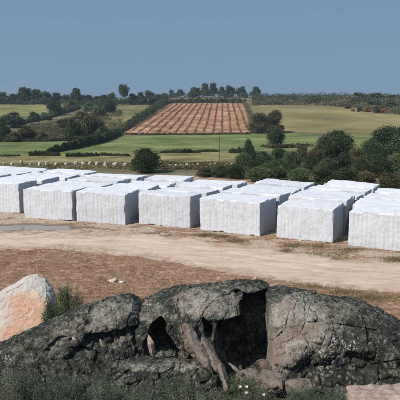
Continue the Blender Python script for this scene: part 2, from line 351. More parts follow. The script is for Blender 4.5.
# ------------------------------------------------------------------ ground sheet
def build_ground():
    a = np.concatenate([np.arange(-180, -40, 5), np.arange(-40, -23, 0.8), np.arange(-23, 23, 0.125), np.arange(23, 40, 0.8), np.arange(40, 181, 5)])
    a[-1] = 180
    a = np.radians(a)
    r = [0.25]
    while r[-1] < 6000:
        q = r[-1]; r.append(q + (q * 0.08 if q < 6 else 0.06 if 12 < q < 30 else 0.15 if q < 30 else q * 0.012 if q < 320 else q * 0.08))
    r = np.array(r)
    A, R = np.meshgrid(a, r, indexing='ij'); x = R * np.sin(A); y = R * np.cos(A)
    z = terrain(x, y)
    px, py = proj(x, y, 0 * x)
    # bare sandy yard: everything from a little beyond the track back to the blocks
    yard = sst(-3, 4, py - 0 * px) * 0
    top = np.interp(px, [-80, 0, 130, 200, 260, 330, 400, 480], [231, 233, 234, 240, 249, 259, 262, 268])
    bot = np.interp(px, [-80, 0, 60, 130, 180, 230, 300, 400, 480], [245, 247, 248, 254, 262, 272, 282, 291, 302])
    above = sst(4, -2, py - top)
    yard = above * (0.62 - 0.42 * sst(-0.05, 0.35, fbm(P3(x, y * 1.6), 0.55, 3, seed=2.0)) * sst(150, 200, px) - 0.25 * sst(0.0, 0.4, fbm(P3(x, y * 1.8), 0.9, 3, seed=7.0)))
    below = sst(-2, 4, py - bot) * (0.10 + 0.30 * sst(0.05, 0.5, fbm(P3(x, y * 1.5), 0.8, 3, seed=9.0)))
    on = 1 - np.maximum(above, sst(-2, 4, py - bot))
    sandy = np.clip(yard + below + on, 0, 1)
    far = sst(41, 50, y + 0.0 * x)
    sandy = np.where(y < 6, 0.2, sandy)
    damp = sst(-0.35, 0.05, puddle(x, y)) * sst(34, 28, y) * 0.8
    v = np.stack([x, y, z], -1)
    me = mesh_np('ground', v, grid_faces(len(a), len(r))[:, ::-1], M['ground'], True,
                 dict(sandy=('POINT', sandy), litter=('POINT', sst(13.0, 10.5, y) * (np.abs(x) < 60)), far=('POINT', far), damp=('POINT', damp)))
    link('ground', me, kind='structure')
build_ground()

def build_track():
    x = np.arange(-14, 14, 0.07); y = np.arange(15.5, 26.5, 0.06)
    X, Y = np.meshgrid(x, y, indexing='ij')
    m = track_mask(X, Y); z = terrain(X, Y) + 0.10 * (m - 0.42)
    z = np.minimum(z, terrain(X, Y) + 0.02)
    fr = (m[:-1, :-1] + m[1:, 1:]) * 0.5 > 0.15
    f = grid_faces(len(x), len(y))[fr.ravel()]
    used = np.unique(f); mp = np.zeros(X.size, int); mp[used] = np.arange(len(used))
    v = np.stack([X, Y, z], -1).reshape(-1, 3)[used]
    link('dirt_track', mesh_np('dirt_track', v, mp[f], M['track'], True, dict(core=('POINT', m.ravel()[used]))), kind='structure')
build_track()
def build_puddle():
    x = np.arange(PUD[0] - 4.4, PUD[0] + 4.4, 0.08); y = np.arange(PUD[1] - 1.3, PUD[1] + 1.3, 0.05)
    X, Y = np.meshgrid(x, y, indexing='ij'); k = puddle(X, Y) > -0.2; fr = k[:-1, :-1] & k[1:, 1:]
    f = grid_faces(len(x), len(y))[fr.ravel()]; used = np.unique(f); mp = np.zeros(X.size, int); mp[used] = np.arange(len(used))
    v = np.stack([X, Y, X * 0 - 0.055], -1).reshape(-1, 3)[used]
    link('puddle_water', mesh_np('puddle_water', v, mp[f], M['water'], True), kind='structure')
build_puddle()

# ------------------------------------------------------------------ fields laid on the land
def field(name, xs, top, bot, m, lift=0.05, n=120, nv=40):
    x = np.linspace(xs[0], xs[-1], n); yt = np.interp(x, xs, top); yb = np.interp(x, xs, bot)
    yb = yb + 0.45 * perlin(P3(x * 0.2, x * 0)) + 0.2 * perlin(P3(x * 0.9, x * 0)); yt = yt + 0.4 * perlin(P3(x * 0.17, x * 0 + 5))
    v = np.linspace(0, 1, nv)
    PX = np.repeat(x[:, None], nv, 1); PY = yb[:, None] + (yt - yb)[:, None] * v[None, :]
    g = ground_px(PX, PY); g[..., 2] += lift
    link(name, mesh_np(name, g, grid_faces(n, nv), m, True), kind='structure')
field('green_field', [-60, 0, 60, 104, 118], [141, 141, 140, 141, 141], [155.6, 155.6, 155.4, 155.2, 155.2], M['green'])
field('green_field', [104, 118, 150, 252, 290, 400, 460], [143, 137.5, 135, 133.4, 133.2, 135.6, 137.6], [155.8, 155.4, 153.4, 152, 150, 152, 152], M['green'], 0.03, 220)
field('dry_grass_strip', [-60, 0, 120, 250], [155, 155, 154.6, 151], [165, 165, 166, 166], M['dry'], 0.03)
field('yellow_field', [-60, 0, 30, 47], [105, 105, 105, 105.5], [119, 118, 116, 114], M['yellow'])
field('olive_field', [40, 60, 78, 96, 112], [119, 117, 112, 107, 105.5], [128, 130, 131, 128, 117], M['olive'])
field('olive_field', [98, 112, 125, 150, 165], [119, 109, 106, 105, 104.5], [132, 133, 131, 116, 105.5], M['olive'], 0.08)
field('vineyard_soil', [118, 130, 150, 171, 236, 243, 251], [132.5, 126.2, 114.6, 103.2, 102.8, 103.2, 130], [133.8, 134, 134, 134, 133.5, 133.2, 133], M['red'], 0.07, 160, 60)
field('tan_field', [252, 262, 300, 330, 355, 380, 400, 460], [106, 105, 105.3, 106.5, 109, 112.5, 115.5, 119], [131, 131.5, 132.5, 133, 133.5, 134.5, 135, 137], M['tan'], 0.06, 160, 60)

# ------------------------------------------------------------------ foliage
def quads(pts, size, asp=0.6, up=0.0, rng=RNG):
    """A small random leaf-like quad at every point."""
    n = len(pts); a = rng.normal(size=(n, 3)); a[:, 2] += up; a /= np.linalg.norm(a, axis=1)[:, None]
    b = np.cross(a, rng.normal(size=(n, 3))); b /= np.linalg.norm(b, axis=1)[:, None]
    s = size * rng.uniform(0.6, 1.35, n)[:, None]; a = a * s * 0.5; b = b * s * 0.5 * asp
    v = np.stack([pts - a, pts - b * 0.9 + a * 0.1, pts + a, pts + b], 1).reshape(-1, 3)
    f = np.arange(n * 4).reshape(n, 4)
    return v, f
def tube(pts, rad, k=6):
    pts = [Vector(p) for p in pts]; v = []; f = []
    for i, p in enumerate(pts):
        d = (pts[min(i + 1, len(pts) - 1)] - pts[max(i - 1, 0)]).normalized()
        a = d.orthogonal().normalized(); b = d.cross(a)
        for j in range(k):
            t = 2 * math.pi * j / k; v.append(p + (a * math.cos(t) + b * math.sin(t)) * rad[i])
        if i:
            for j in range(k): f.append(((i - 1) * k + j, (i - 1) * k + (j + 1) % k, i * k + (j + 1) % k, i * k + j))
    return np.array([tuple(q) for q in v]), np.array(f)
def join(parts):
    V = []; Fc = []; o = 0
    for v, f in parts:
        V.append(v); Fc.append(f + o); o += len(v)
    return np.concatenate(V), np.concatenate(Fc)
def crown_pts(rng, n, lobes, bottom, wide=1.0, shell=0.25):
    """Leaf points on many lobes spread through a unit crown: radius 0.5, height 0..1."""
    cen = []; rad = []
    for i in range(lobes):
        t = rng.uniform(0, 2 * math.pi); h = rng.uniform(0.05, 1.0)
        prof = math.sqrt(max(0.05, 1 - (2 * h - 1) ** 2 * 0.8)) if bottom > 0.2 else math.sqrt(max(0.04, 1 - h ** 2.2))
        rr = 0.36 * wide * prof * math.sqrt(rng.uniform(0.05, 1.0))
        r = rng.choice([0.07, 0.10, 0.13, 0.17, 0.22]) * (0.75 + 0.5 * prof)
        cen.append((rr * math.cos(t), rr * math.sin(t), bottom + (1 - bottom) * h * 0.86)); rad.append(r)
    cen = np.array(cen); rad = np.array(rad)
    k = rng.choice(lobes, n, p=rad ** 2 / (rad ** 2).sum())
    d = rng.normal(size=(n, 3)); d[:, 2] += 0.25; d /= np.linalg.norm(d, axis=1)[:, None]
    q = rng.uniform(shell, 1.08, n)[:, None]
    p = cen[k] + d * rad[k][:, None] * q * np.array([1, 1, 0.85])
    p += 0.025 * rng.normal(size=p.shape) + 0.05 * np.stack([perlin(p * 7 + 3), perlin(p * 7 + 23), perlin(p * 7 + 43)], -1)
    p[:, 2] = np.maximum(p[:, 2], 0.01)
    return p, k, lobes, cen
VAR = {}
def make_variant(key, n, lobes, bottom, leaf, seed, wide=1.0, trunk_r=0.03):
    rng = np.random.default_rng(seed)
    p, k, nl, cen = crown_pts(rng, n, lobes, bottom, wide)
    v, f = quads(p, leaf, 0.7, 0.0, rng)
    tl = rng.random(nl)
    tint = np.clip(0.4 * tl[k] + 0.6 * rng.random(n), 0, 1)
    def crown(m): return mesh_np('crown', v, f, m, False, dict(tint=('FACE', tint)))
    parts = [tube([(0, 0, -0.06), (0.01, 0.0, bottom * 0.6 + 0.05), (0.02, 0.01, bottom + 0.25)], [trunk_r * 1.25, trunk_r, trunk_r * 0.6], 7)]
    for i in rng.choice(nl, min(nl, 9), replace=False):
        c = cen[i]; parts.append(tube([(0.01, 0, bottom * 0.7 + 0.05), tuple(c * 0.55 + np.array([0, 0, bottom * 0.3])), tuple(c)], [trunk_r * 0.55, trunk_r * 0.35, trunk_r * 0.12], 5))
    tv, tf = join(parts)
    VAR[key] = dict(crown=crown, cache={}, trunk=mesh_np('trunk', tv, tf, M['bark'], True))
make_variant('near1', 24000, 46, 0.04, 0.036, 21)
make_variant('near2', 24000, 60, 0.02, 0.034, 22)
make_variant('near3', 24000, 34, 0.06, 0.036, 23, 1.05)
make_variant('near4', 24000, 52, 0.03, 0.034, 24)
make_variant('mid1', 9000, 34, 0.05, 0.058, 25)
make_variant('mid2', 9000, 26, 0.10, 0.058, 26)
make_variant('far1', 4000, 22, 0.10, 0.085, 27)
make_variant('far2', 4000, 18, 0.20, 0.085, 28)
make_variant('far3', 4000, 26, 0.03, 0.085, 29, 1.05)
make_variant('lolly', 3600, 16, 0.52, 0.07, 30, 1.0, 0.028)
def plant(name, cat, var, mk, px, d, ytop, wpx, label, group=None):
    z0 = 0.0; x = xpix(px, d, 1.0)
    for _ in range(3): z0 = float(terrain(x, d)); x = xpix(px, d, z0 + 1)
    h = zpix(ytop, d) - z0
    w = wpx / F * d
    V = VAR[var]
    if mk not in V['cache']: V['cache'][mk] = V['crown'](M[mk])
    e = bpy.data.objects.new(name, None); COL.objects.link(e); e.empty_display_size = 0.3
    e.location = (x, d, z0); e.rotation_euler = (0, 0, random.uniform(0, 6.28)); e.scale = (w * 1.02, w * 1.02, h)
    e['label'] = label; e['category'] = cat
    if group: e['group'] = group
    link('crown', V['cache'][mk], parent=e); link('trunk', V['trunk'], parent=e)
    return e
def dpx(px, py): return float(ground_px(px, py)[1])

GR = 'trees along the ridge on the skyline'
GL = 'trees among the hedged fields on the left hillside'
GB = 'bushes massed behind the blocks on the right'
# ridge, left part (px, base y, top y, width, variant, leaves, label)
ridge = [
 (3, 103.5, 91, 15, 'far3', 'leafd', 'dark broad tree at the far left end of the skyline'),
 (14, 103.5, 92.5, 13, 'far1', 'leafg', 'low green tree left of the tall round one on the left skyline'),
 (25, 103.5, 85.5, 17, 'far1', 'leafd', 'tallest round-topped dark tree on the left skyline'),
 (36, 103.5, 88, 15, 'far3', 'leafd', 'dark tree just right of the tallest round tree on the left skyline'),
 (46, 103.5, 90, 13, 'far1', 'leafg', 'mid-green skyline tree above the right end of the yellow field'),
 (56, 103, 91.5, 13, 'far3', 'leafd', 'low dark skyline tree above the dark clump beside the yellow field'),
 (66, 103, 93.5, 12, 'far3', 'leafo', 'low olive-coloured tree left of the peaked skyline tree'),
 (77, 103, 87.3, 13, 'far2', 'leafd', 'peaked dark tree standing above its neighbours between yellow bush and lollipop tree'),
 (88, 103, 93.8, 12, 'far3', 'leafd', 'low dark tree right of the peaked skyline tree'),
 (97, 103, 95, 10, 'far3', 'leafg', 'very low green tree in the dip of the left skyline'),
 (104, 103, 93.5, 9, 'far1', 'leafd', 'small dark tree left of two taller ones near the lollipop tree'),
 (112, 103, 91.3, 10, 'far1', 'leafd', 'small dark tree immediately left of the lollipop tree'),
 (124, 104.5, 86, 10.5, 'lolly', 'leafd', 'lollipop-shaped tree with round crown on bare trunk on the skyline'),
 (133, 104, 92.3, 11, 'far3', 'leafd', 'dense dark tree immediately right of the lollipop tree'),
 (141, 104, 91, 11, 'far3', 'leafd', 'dense dark tree second to the right of the lollipop tree'),
 (149, 104, 89, 14, 'far1', 'leafd', 'large domed dark tree where the skyline meets the diagonal hedge'),
 (158, 103.5, 93, 10, 'far3', 'leafo', 'olive-toned tree at the upper end of the diagonal hedge'),
 (164, 103, 91.5, 9, 'far1', 'leafg', 'slim green tree left of the vineyard top corner'),
 (171, 97.5, 89.8, 8, 'far2', 'leafd', 'small round tree alone above the top left corner of the vineyard'),
 (180, 97.5, 89.5, 10, 'far2', 'leafd', 'small round tree second from left above the vineyard'),
 (195, 97.5, 86.6, 13, 'far1', 'leafg', 'broad green tree above the vineyard left of the tall pair'),
 (204, 97.2, 83, 10.5, 'far2', 'leafd', 'left of the tall pair of trees above the vineyard'),
 (213.5, 97.2, 83, 11, 'far2', 'leafd', 'right of the tall pair of trees above the vineyard'),
 (221, 97.2, 86.5, 8, 'far2', 'leafg', 'narrow tree tucked right of the tall pair above the vineyard'),
 (229.5, 97.2, 85, 12, 'far1', 'leafd', 'round dark tree above the right half of the vineyard'),
 (241.5, 97.2, 86, 12, 'far1', 'leafg', 'domed green tree second from right in the row above the vineyard'),
 (255, 97.2, 86.5, 11, 'far2', 'leafd', 'round dark tree at the right end of the row above the vineyard'),
 (305, 97.2, 94.4, 4.5, 'far3', 'leafd', 'tiny tree on the skyline above the left part of the tan field'),
 (319, 97.4, 94.2, 4, 'far3', 'leafd', 'tiny pointed tree on the skyline above the middle of the tan field'),
 (330, 97.6, 94.8, 9, 'far3', 'leafo', 'flat brownish tree on the skyline above the tan field'),
 (357, 99, 92.3, 15, 'far3', 'leafd', 'wide dark tree left of the brown dome on the right skyline'),
 (375, 101, 92.5, 19, 'far3', 'leafo', 'brown dome-shaped tree on the right skyline'),
 (392, 101, 95, 15, 'far3', 'leafd', 'low dark tree at the right end of the skyline'),
 (372, 108, 100, 17, 'far3', 'leafg', 'green tree below the brown dome behind the tan field'),
 (391, 111, 101, 17, 'far3', 'leafd', 'dark tree below the right end of the skyline behind the tan field'),
]
for (px, yb, yt, w, v, mk, lab) in ridge:
    plant('hill_tree', 'tree', v, mk, px, dpx(px, yb), yt + (0.8 if px < 165 and v != 'lolly' else 0), w * (1.18 if v != 'lolly' else 1.2), lab, GR)
mid = [
 ('tree', 12, 127, 111.5, 28, 'mid1', 'leafd', 'wide dark tree at the left edge below the yellow field'),
 ('tree', 34, 121, 111.5, 13, 'mid2', 'leafd', 'small dark tree on the lower edge of the yellow field'),
 ('tree', 46, 120, 112, 14, 'mid1', 'leafg', 'green tree between the two dark ones at the yellow field corner'),
 ('tree', 55, 115, 100.5, 19, 'mid2', 'leafd', 'tall dark tree at the right end of the yellow field'),
 ('tree', 4, 141, 122, 14, 'mid1', 'leafd', 'dark tree cut by the left edge above the lower green field'),
 ('tree', 26, 141, 126, 21, 'mid2', 'leafo', 'brownish green tree above the left part of the lower green field'),
 ('tree', 14, 142, 131, 16, 'mid1', 'leafo', 'low brown tree beside the dark one at the left edge'),
 ('tree', 43, 141, 132, 16, 'mid2', 'leafo', 'low olive tree above the lower green field between brown and dark clumps'),
 ('tree', 74, 139.5, 118, 20, 'mid1', 'leafd', 'left tree of the big clump in the middle of the left hillside'),
 ('tree', 84, 138, 110, 26, 'mid2', 'leafo', 'tallest tree of the big clump on the left hillside'),
 ('tree', 95, 137, 112.5, 22, 'mid1', 'leafo', 'right tree of the big clump on the left hillside'),
 ('tree', 104, 139, 126, 19, 'mid2', 'leafd', 'dark round tree at the foot of the big clump beside the green field'),
 ('tree', 64, 128, 118, 17, 'mid2', 'leafo', 'low tree left of the big clump on the olive slope'),
 ('tree', 109, 114, 98.5, 15, 'mid2', 'leafd', 'dark tree below the lollipop tree at the hedge corner'),
 ('tree', 99, 117, 103.5, 13, 'mid1', 'leafg', 'green tree in the hedge above the big clump'),
 ('tree', 89, 111, 101.5, 13, 'mid1', 'leafg', 'green tree behind the yellow bush on the left hillside'),
 ('tree', 72, 109, 100, 12, 'mid2', 'leafo', 'olive tree beside the yellow bush'),
 ('bush', 65.5, 111.5, 104, 7, 'mid2', 'leafy', 'small bright yellow bush on the left hillside'),
 ('bush', 353, 112, 108.5, 5, 'mid1', 'leafr', 'leftmost orange bush on the upper edge of the tan field'),
 ('bush', 367.5, 112.5, 106.5, 9, 'mid2', 'leafr', 'largest orange bush on the upper edge of the tan field'),
 ('bush', 384, 113.5, 107.5, 10, 'mid1', 'leafr', 'rust-coloured bush at the right of the orange bushes by the tan field'),
 ('bush', 359.5, 112.5, 106, 6, 'mid2', 'leafd', 'small dark bush between two orange bushes by the tan field'),
 ('bush', 377, 113.5, 106.5, 8, 'mid1', 'leafd', 'small dark bush between the orange and the rust-coloured bush'),
 ('bush', 347.5, 109, 104.5, 8, 'mid2', 'leafo', 'small brown bush behind the tan field near the orange bushes'),
 ('tree', 259, 132.5, 111.5, 24, 'near3', 'leafo', 'left half of the brown-olive tree pair at the vineyard corner'),
 ('tree', 274, 132.5, 110, 26, 'near1', 'leafo', 'right half of the brown-olive tree pair at the vineyard corner'),
 ('tree', 276, 145, 126.5, 21, 'near4', 'leafd', 'dark green tree in front of the brown-olive pair'),
]
for (cat, px, yb, yt, w, v, mk, lab) in mid:
    plant('bush' if cat == 'bush' else 'field_tree', cat, v, mk, px, dpx(px, yb), yt, w, lab, GL if px < 200 and cat == 'tree' else None)
close = [
 ('tree', 146, 48, 147.5, 33, 'near2', 'leafd', 'round dark tree alone right behind the blocks left of centre'),
 ('tree', 138, 50, 155, 16, 'near1', 'leafd', 'lower dark shoulder tree at the left foot of the lone round tree'),
 ('tree', 249, 52, 139, 15, 'near1', 'leafg', 'slender upright tree at the left end of the right-hand thicket'),
 ('bush', 243, 50, 151, 19, 'near4', 'leafg', 'leafy bush at the foot of the slender upright tree'),
 ('tree', 338, 62, 129.5, 36, 'near2', 'leafd', 'large round dark tree above the thicket right of centre'),
 ('tree', 325, 60, 134, 24, 'near4', 'leafd', 'left shoulder of the large round dark tree'),
 ('tree', 386, 56, 124, 40, 'near3', 'leafd', 'large spreading tree at the right edge above the thicket'),
 ('tree', 402, 54, 126, 34, 'near2', 'leafg', 'green tree cut by the right edge of the photo'),
 ('tree', 372, 53, 137, 25, 'near4', 'leafg', 'paler green tree in front of the large spreading one'),
 ('bush', 302, 60, 144, 15, 'near3', 'leafo', 'small brownish round bush left of the large dark tree'),
 ('bush', 263, 52, 151, 22, 'near2', 'leafg', 'bush right of the slender upright tree'),
 ('bush', 254, 47, 159, 20, 'near3', 'leafd', 'low dark bush in front of the slender upright tree'),
 ('bush', 280, 55, 148, 26, 'near1', 'leafg', 'wide green bush below the vineyard corner trees'),
 ('bush', 293, 52, 150, 24, 'near4', 'leafg', 'green bush between the wide green one and the brownish round one'),
 ('bush', 272, 46, 160, 24, 'near2', 'leafg', 'low front bush just above the blocks below the vineyard corner trees'),
 ('bush', 290, 45, 162, 24, 'near3', 'leafd', 'low dark front bush behind the blocks left of the brownish round bush'),
 ('bush', 309, 48, 155, 24, 'near1', 'leafd', 'dark bush directly below the brownish round one'),
 ('bush', 315, 56, 147, 18, 'near2', 'leafo', 'brown-tinged bush left below the large round tree'),
 ('bush', 326, 46, 157, 26, 'near4', 'leafd', 'dark bush in front of the large round tree'),
 ('bush', 343, 47, 152, 26, 'near1', 'leafd', 'dark bush right in front below the large round tree'),
 ('bush', 357, 54, 147, 23, 'near3', 'leafo', 'brownish bush in the dip between the two big trees'),
 ('bush', 361, 44, 158, 24, 'near2', 'leafd', 'dark bush in the dip close behind the blocks'),
 ('bush', 378, 45, 154, 28, 'near1', 'leafd', 'dark green bush in front of the paler green tree'),
 ('bush', 397, 45, 152, 28, 'near4', 'leafg', 'green bush at the right edge behind the blocks'),
 ('bush', 366, 39, 170.5, 28, 'near3', 'leafo', 'low brownish bush close behind the right-hand blocks'),
 ('bush', 388, 37, 172, 28, 'near2', 'leafo', 'low brown scrub bush at the right edge close behind the blocks'),
 ('bush', 404, 36.5, 170, 20, 'near1', 'leafo', 'brown bush cut by the right edge just behind the blocks'),
 ('bush', 300, 40.5, 167, 30, 'near4', 'leafg', 'lowest green bush touching the block tops right of centre'),
 ('bush', 279, 42, 167.5, 28, 'near1', 'leafd', 'lowest dark bush touching the block tops below the wide green bush'),
 ('bush', 322, 40, 167, 30, 'near3', 'leafd', 'lowest dark bush behind the stepped block row'),
 ('bush', 345, 39, 167, 30, 'near2', 'leafd', 'lowest dark bush beside the brownish scrub behind the blocks'),
 ('bush', 236, 44, 163.5, 27, 'near2', 'leafd', 'small dark bush behind the blocks right of the thin pole'),
 ('bush', 221, 45, 165, 25, 'near4', 'leafd', 'low dark bush left of the thicket behind the blocks'),
 ('bush', 205, 45.5, 167, 22, 'near3', 'leafo', 'very low brownish bush at the left tip of the thicket'),
 ('bush', 258, 42, 165.5, 28, 'near4', 'leafg', 'low green bush close behind the blocks at the left of the thicket'),
]
for (cat, px, d, yt, w, v, mk, lab) in close:
    plant('bush' if cat == 'bush' else 'tree', cat, v, mk, px, d, yt, w, lab, GB if cat == 'bush' else None)

def hedge(name, cat, pts, hpx, wpx, mk, label, n=9000, leaf=0.3, group=None, lump=1.0, seed=1):
    """Continuous hedge on the land along a line of seen points; heights in photo pixels at each point."""
    rng = np.random.default_rng(seed)
    px = np.array([p[0] for p in pts], float); py = np.array([p[1] for p in pts], float)
    s = np.linspace(0, 1, 80); k = np.linspace(0, 1, len(pts))
    g = ground_px(np.interp(s, k, px), np.interp(s, k, py))
    hm = np.interp(s, k, np.array(hpx, float)) / F * g[:, 1]
    wm_ = np.interp(s, k, np.array(wpx, float)) / F * g[:, 1]
    seg = np.concatenate([[0], np.cumsum(np.linalg.norm(np.diff(g[:, :2], axis=0), axis=1))]); L = seg[-1]
    u = rng.uniform(0, L, n)
    cx = np.interp(u, seg, g[:, 0]); cy = np.interp(u, seg, g[:, 1]); h = np.interp(u, seg, hm); w = np.interp(u, seg, wm_)
    lm = 1 + 0.55 * perlin(P3(u * 0.9 / max(h.mean(), 0.5), u * 0 + seed)) * lump + 0.3 * perlin(P3(u * 2.3 / max(h.mean(), 0.5), u * 0 + seed + 9)) * lump
    th = rng.uniform(0, math.pi, n); rr = rng.uniform(0.65, 1.05, n)
    off = np.cos(th) * rr * w * 0.5
    tx = np.gradient(g[:, 0]); ty = np.gradient(g[:, 1]); tl = np.hypot(tx, ty) + 1e-9
    nx = np.interp(u, seg, -ty / tl); ny = np.interp(u, seg, tx / tl)
    x = cx + nx * off; y = cy + ny * off; z = terrain(x, y) + np.maximum(0.02, np.sin(th) * rr * h * np.maximum(lm, 0.15))
    v, f = quads(np.stack([x, y, z], -1), leaf, 0.75, 0, rng)
    tint = np.clip(0.5 + 0.6 * perlin(P3(u * 0.7, u * 0 + 3)) + rng.uniform(-0.3, 0.3, n), 0, 1)
    o = link(name, mesh_np(name, v, f, M[mk], False, dict(tint=('FACE', tint))), label, cat, group)
    return o
hedge('hedge', 'hedge', [(118, 133.5), (135, 124), (150, 115), (160, 107), (168, 101)], [5, 7, 7, 7, 6], [8, 7, 6, 5, 4], 'leafd', 'dark hedge climbing diagonally along the left side of the vineyard', 9000, 0.35, seed=2)
hedge('hedge', 'hedge', [(48, 153.5), (70, 150), (88, 146), (104, 142), (119, 135)], [5, 8, 9, 8, 5], [5, 7, 7, 7, 6], 'leafd', 'dark hedge slanting between the two lower green fields', 12000, 0.24, seed=3)
hedge('hedge', 'hedge', [(60, 124), (78, 119), (96, 117), (108, 110), (114, 105)], [3, 4, 5, 5, 4], [4, 4, 4, 4, 3], 'leafg', 'hedge curving up the left hillside above the big tree clump', 6000, 0.35, seed=4)
hedge('hedge', 'hedge', [(20, 124), (36, 120.5), (50, 118), (64, 113), (80, 108)], [3, 4, 4, 4, 3], [4, 4, 4, 4, 3], 'leafd', 'dark hedge along the lower edge of the yellow field', 6000, 0.35, seed=5)
hedge('hedge', 'hedge', [(118, 134.4), (150, 135), (200, 134.6), (252, 134)], [1.4, 1.8, 1.6, 2], [2, 2.5, 2, 3], 'leafo', 'thin low hedge along the bottom of the vineyard', 8000, 0.22, seed=6)
hedge('hedge', 'hedge', [(-5, 142), (20, 142), (45, 141.8), (75, 141)], [3, 3, 2.5, 4], [3, 3, 3, 3], 'leafo', 'low brown hedge along the top of the left green field', 5000, 0.28, seed=7)
hedge('hedge', 'hedge', [(167, 103), (190, 102.6), (220, 102.4), (246, 102.6)], [3, 4, 4, 4], [4, 8, 8, 8], 'leafo', 'scrubby hedge band between the vineyard and the ridge trees', 6000, 0.5, seed=8)
hedge('hedge', 'hedge', [(167, 98), (190, 97.6), (220, 97.4), (262, 97.6)], [3, 4, 4, 3], [4, 4, 4, 4], 'leafd', 'dark undergrowth line below the ridge trees above the vineyard', 6000, 0.5, seed=18)
hedge('hedge', 'hedge', [(244, 103), (249, 112), (252, 122), (254, 131)], [3, 4, 5, 4], [3, 4, 4, 4], 'leafo', 'brown hedge closing the right side of the vineyard', 4000, 0.3, seed=19)
hedge('hedge', 'hedge', [(29, 156), (42, 156), (60, 156)], [4, 4.6, 3.5], [3, 3, 3], 'leafd', 'short dark hedge at the bottom of the left green field', 4000, 0.16, seed=9)
hedge('hedge', 'hedge', [(-4, 156), (8, 156.5), (20, 156)], [1.6, 1.8, 1.2], [3, 3, 3], 'leafo', 'thin brown scrub line at the left edge below the green field', 2000, 0.16, seed=10)
hedge('hedge', 'hedge', [(66, 157), (82, 157), (100, 156.5)], [3, 4, 3], [3, 3, 3], 'leafd', 'short dark hedge below the slanting hedge near the stones', 4000, 0.16, seed=11)
hedge('hedge', 'hedge', [(101, 156), (112, 156), (130, 156.5)], [3.5, 2.4, 2.2], [3, 2, 2], 'leafo', 'low brown hedge left of the lone round tree', 3000, 0.16, seed=12)
hedge('hedge', 'hedge', [(160, 153.5), (180, 153.5), (200, 153)], [2, 4, 2.4], [3, 3, 3], 'leafd', 'low dark hedge right of the lone round tree below the vineyard', 4000, 0.16, seed=13)
hedge('hedge', 'hedge', [(200, 152), (212, 152), (219, 152)], [2.2, 2.8, 1.6], [3, 3, 3], 'leafd', 'small dark hedge piece left of the thin pole', 2500, 0.16, seed=14)
hedge('hedge', 'hedge', [(229, 153), (238, 153), (248, 153)], [3, 5, 4], [3, 3, 3], 'leafd', 'small dark hedge beside the slender upright tree', 3000, 0.16, seed=15)
hedge('hedge', 'hedge', [(262, 147), (275, 149), (300, 147), (312, 146)], [2, 4, 3, 2], [4, 4, 4, 4], 'leafo', 'brown hedge below the tan field before the thicket', 4000, 0.2, seed=16)
# far scrub beyond the tan field: nobody could count it
def scrub(name, box, topfn, n, leaf, mk, seed, hmax, kind='stuff', label=None):
    rng = np.random.default_rng(seed)
    px = rng.uniform(box[0], box[1], n); t = rng.uniform(0, 1, n)
    yb = np.interp(px, *topfn[0]); yt = np.interp(px, *topfn[1]); g = ground_px(px, yt + (yb - yt) * t)
    cl = 0.5 + 0.9 * fbm(g * np.array([1, 1, 0]), 0.16, 3, seed=seed)
    k = cl > 0.12; g = g[k]; cl = cl[k]
    g[:, 2] += np.clip(cl, 0.1, 1) * hmax * rng.uniform(0, 1, len(g)) ** 0.6
    v, f = quads(g, leaf, 0.8, 0, rng)
    tint = np.clip(0.5 + 0.8 * perlin(g * 0.12) + rng.uniform(-0.25, 0.25, len(g)), 0, 1)
    link(name, mesh_np(name, v, f, M[mk], False, dict(tint=('FACE', tint))), label, kind=kind)
scrub('scrub_band', (252, 420), (([252, 262, 300, 330, 355, 380, 400, 420], [105, 104.6, 104.8, 106, 108.4, 112, 115, 116]), ([252, 420], [97.3, 98])), 52000, 0.42, 'leafo', 40, 2.0)
scrub('scrub_band', (252, 420), (([252, 262, 300, 330, 355, 380, 400, 420], [104, 103.6, 103.8, 104, 105.4, 109, 112, 113]), ([252, 420], [97.1, 97.6])), 32000, 0.42, 'leafd', 41, 2.4)
scrub('scrub_band', (-5, 170), (([-5, 60, 100, 170], [104.6, 105, 106, 104]), ([-5, 170], [101.6, 101.2])), 18000, 0.40, 'leafd', 42, 2.6)
scrub('rough_ground_plants', (30, 122), (([30, 60, 80, 122], [141, 140, 140, 134]), ([30, 60, 90, 122], [124, 121, 117, 110])), 26000, 0.24, 'leafo', 43, 0.9)
scrub('rough_ground_plants', (-5, 245), (([-5, 245], [168.5, 169.5]), ([-5, 245], [164.5, 163.5])), 12000, 0.13, 'tuft', 44, 0.35)
scrub('rough_ground_plants', (160, 250), (([160, 250], [170, 170]), ([160, 250], [163.5, 163.5])), 7000, 0.13, 'leafo', 45, 0.55)

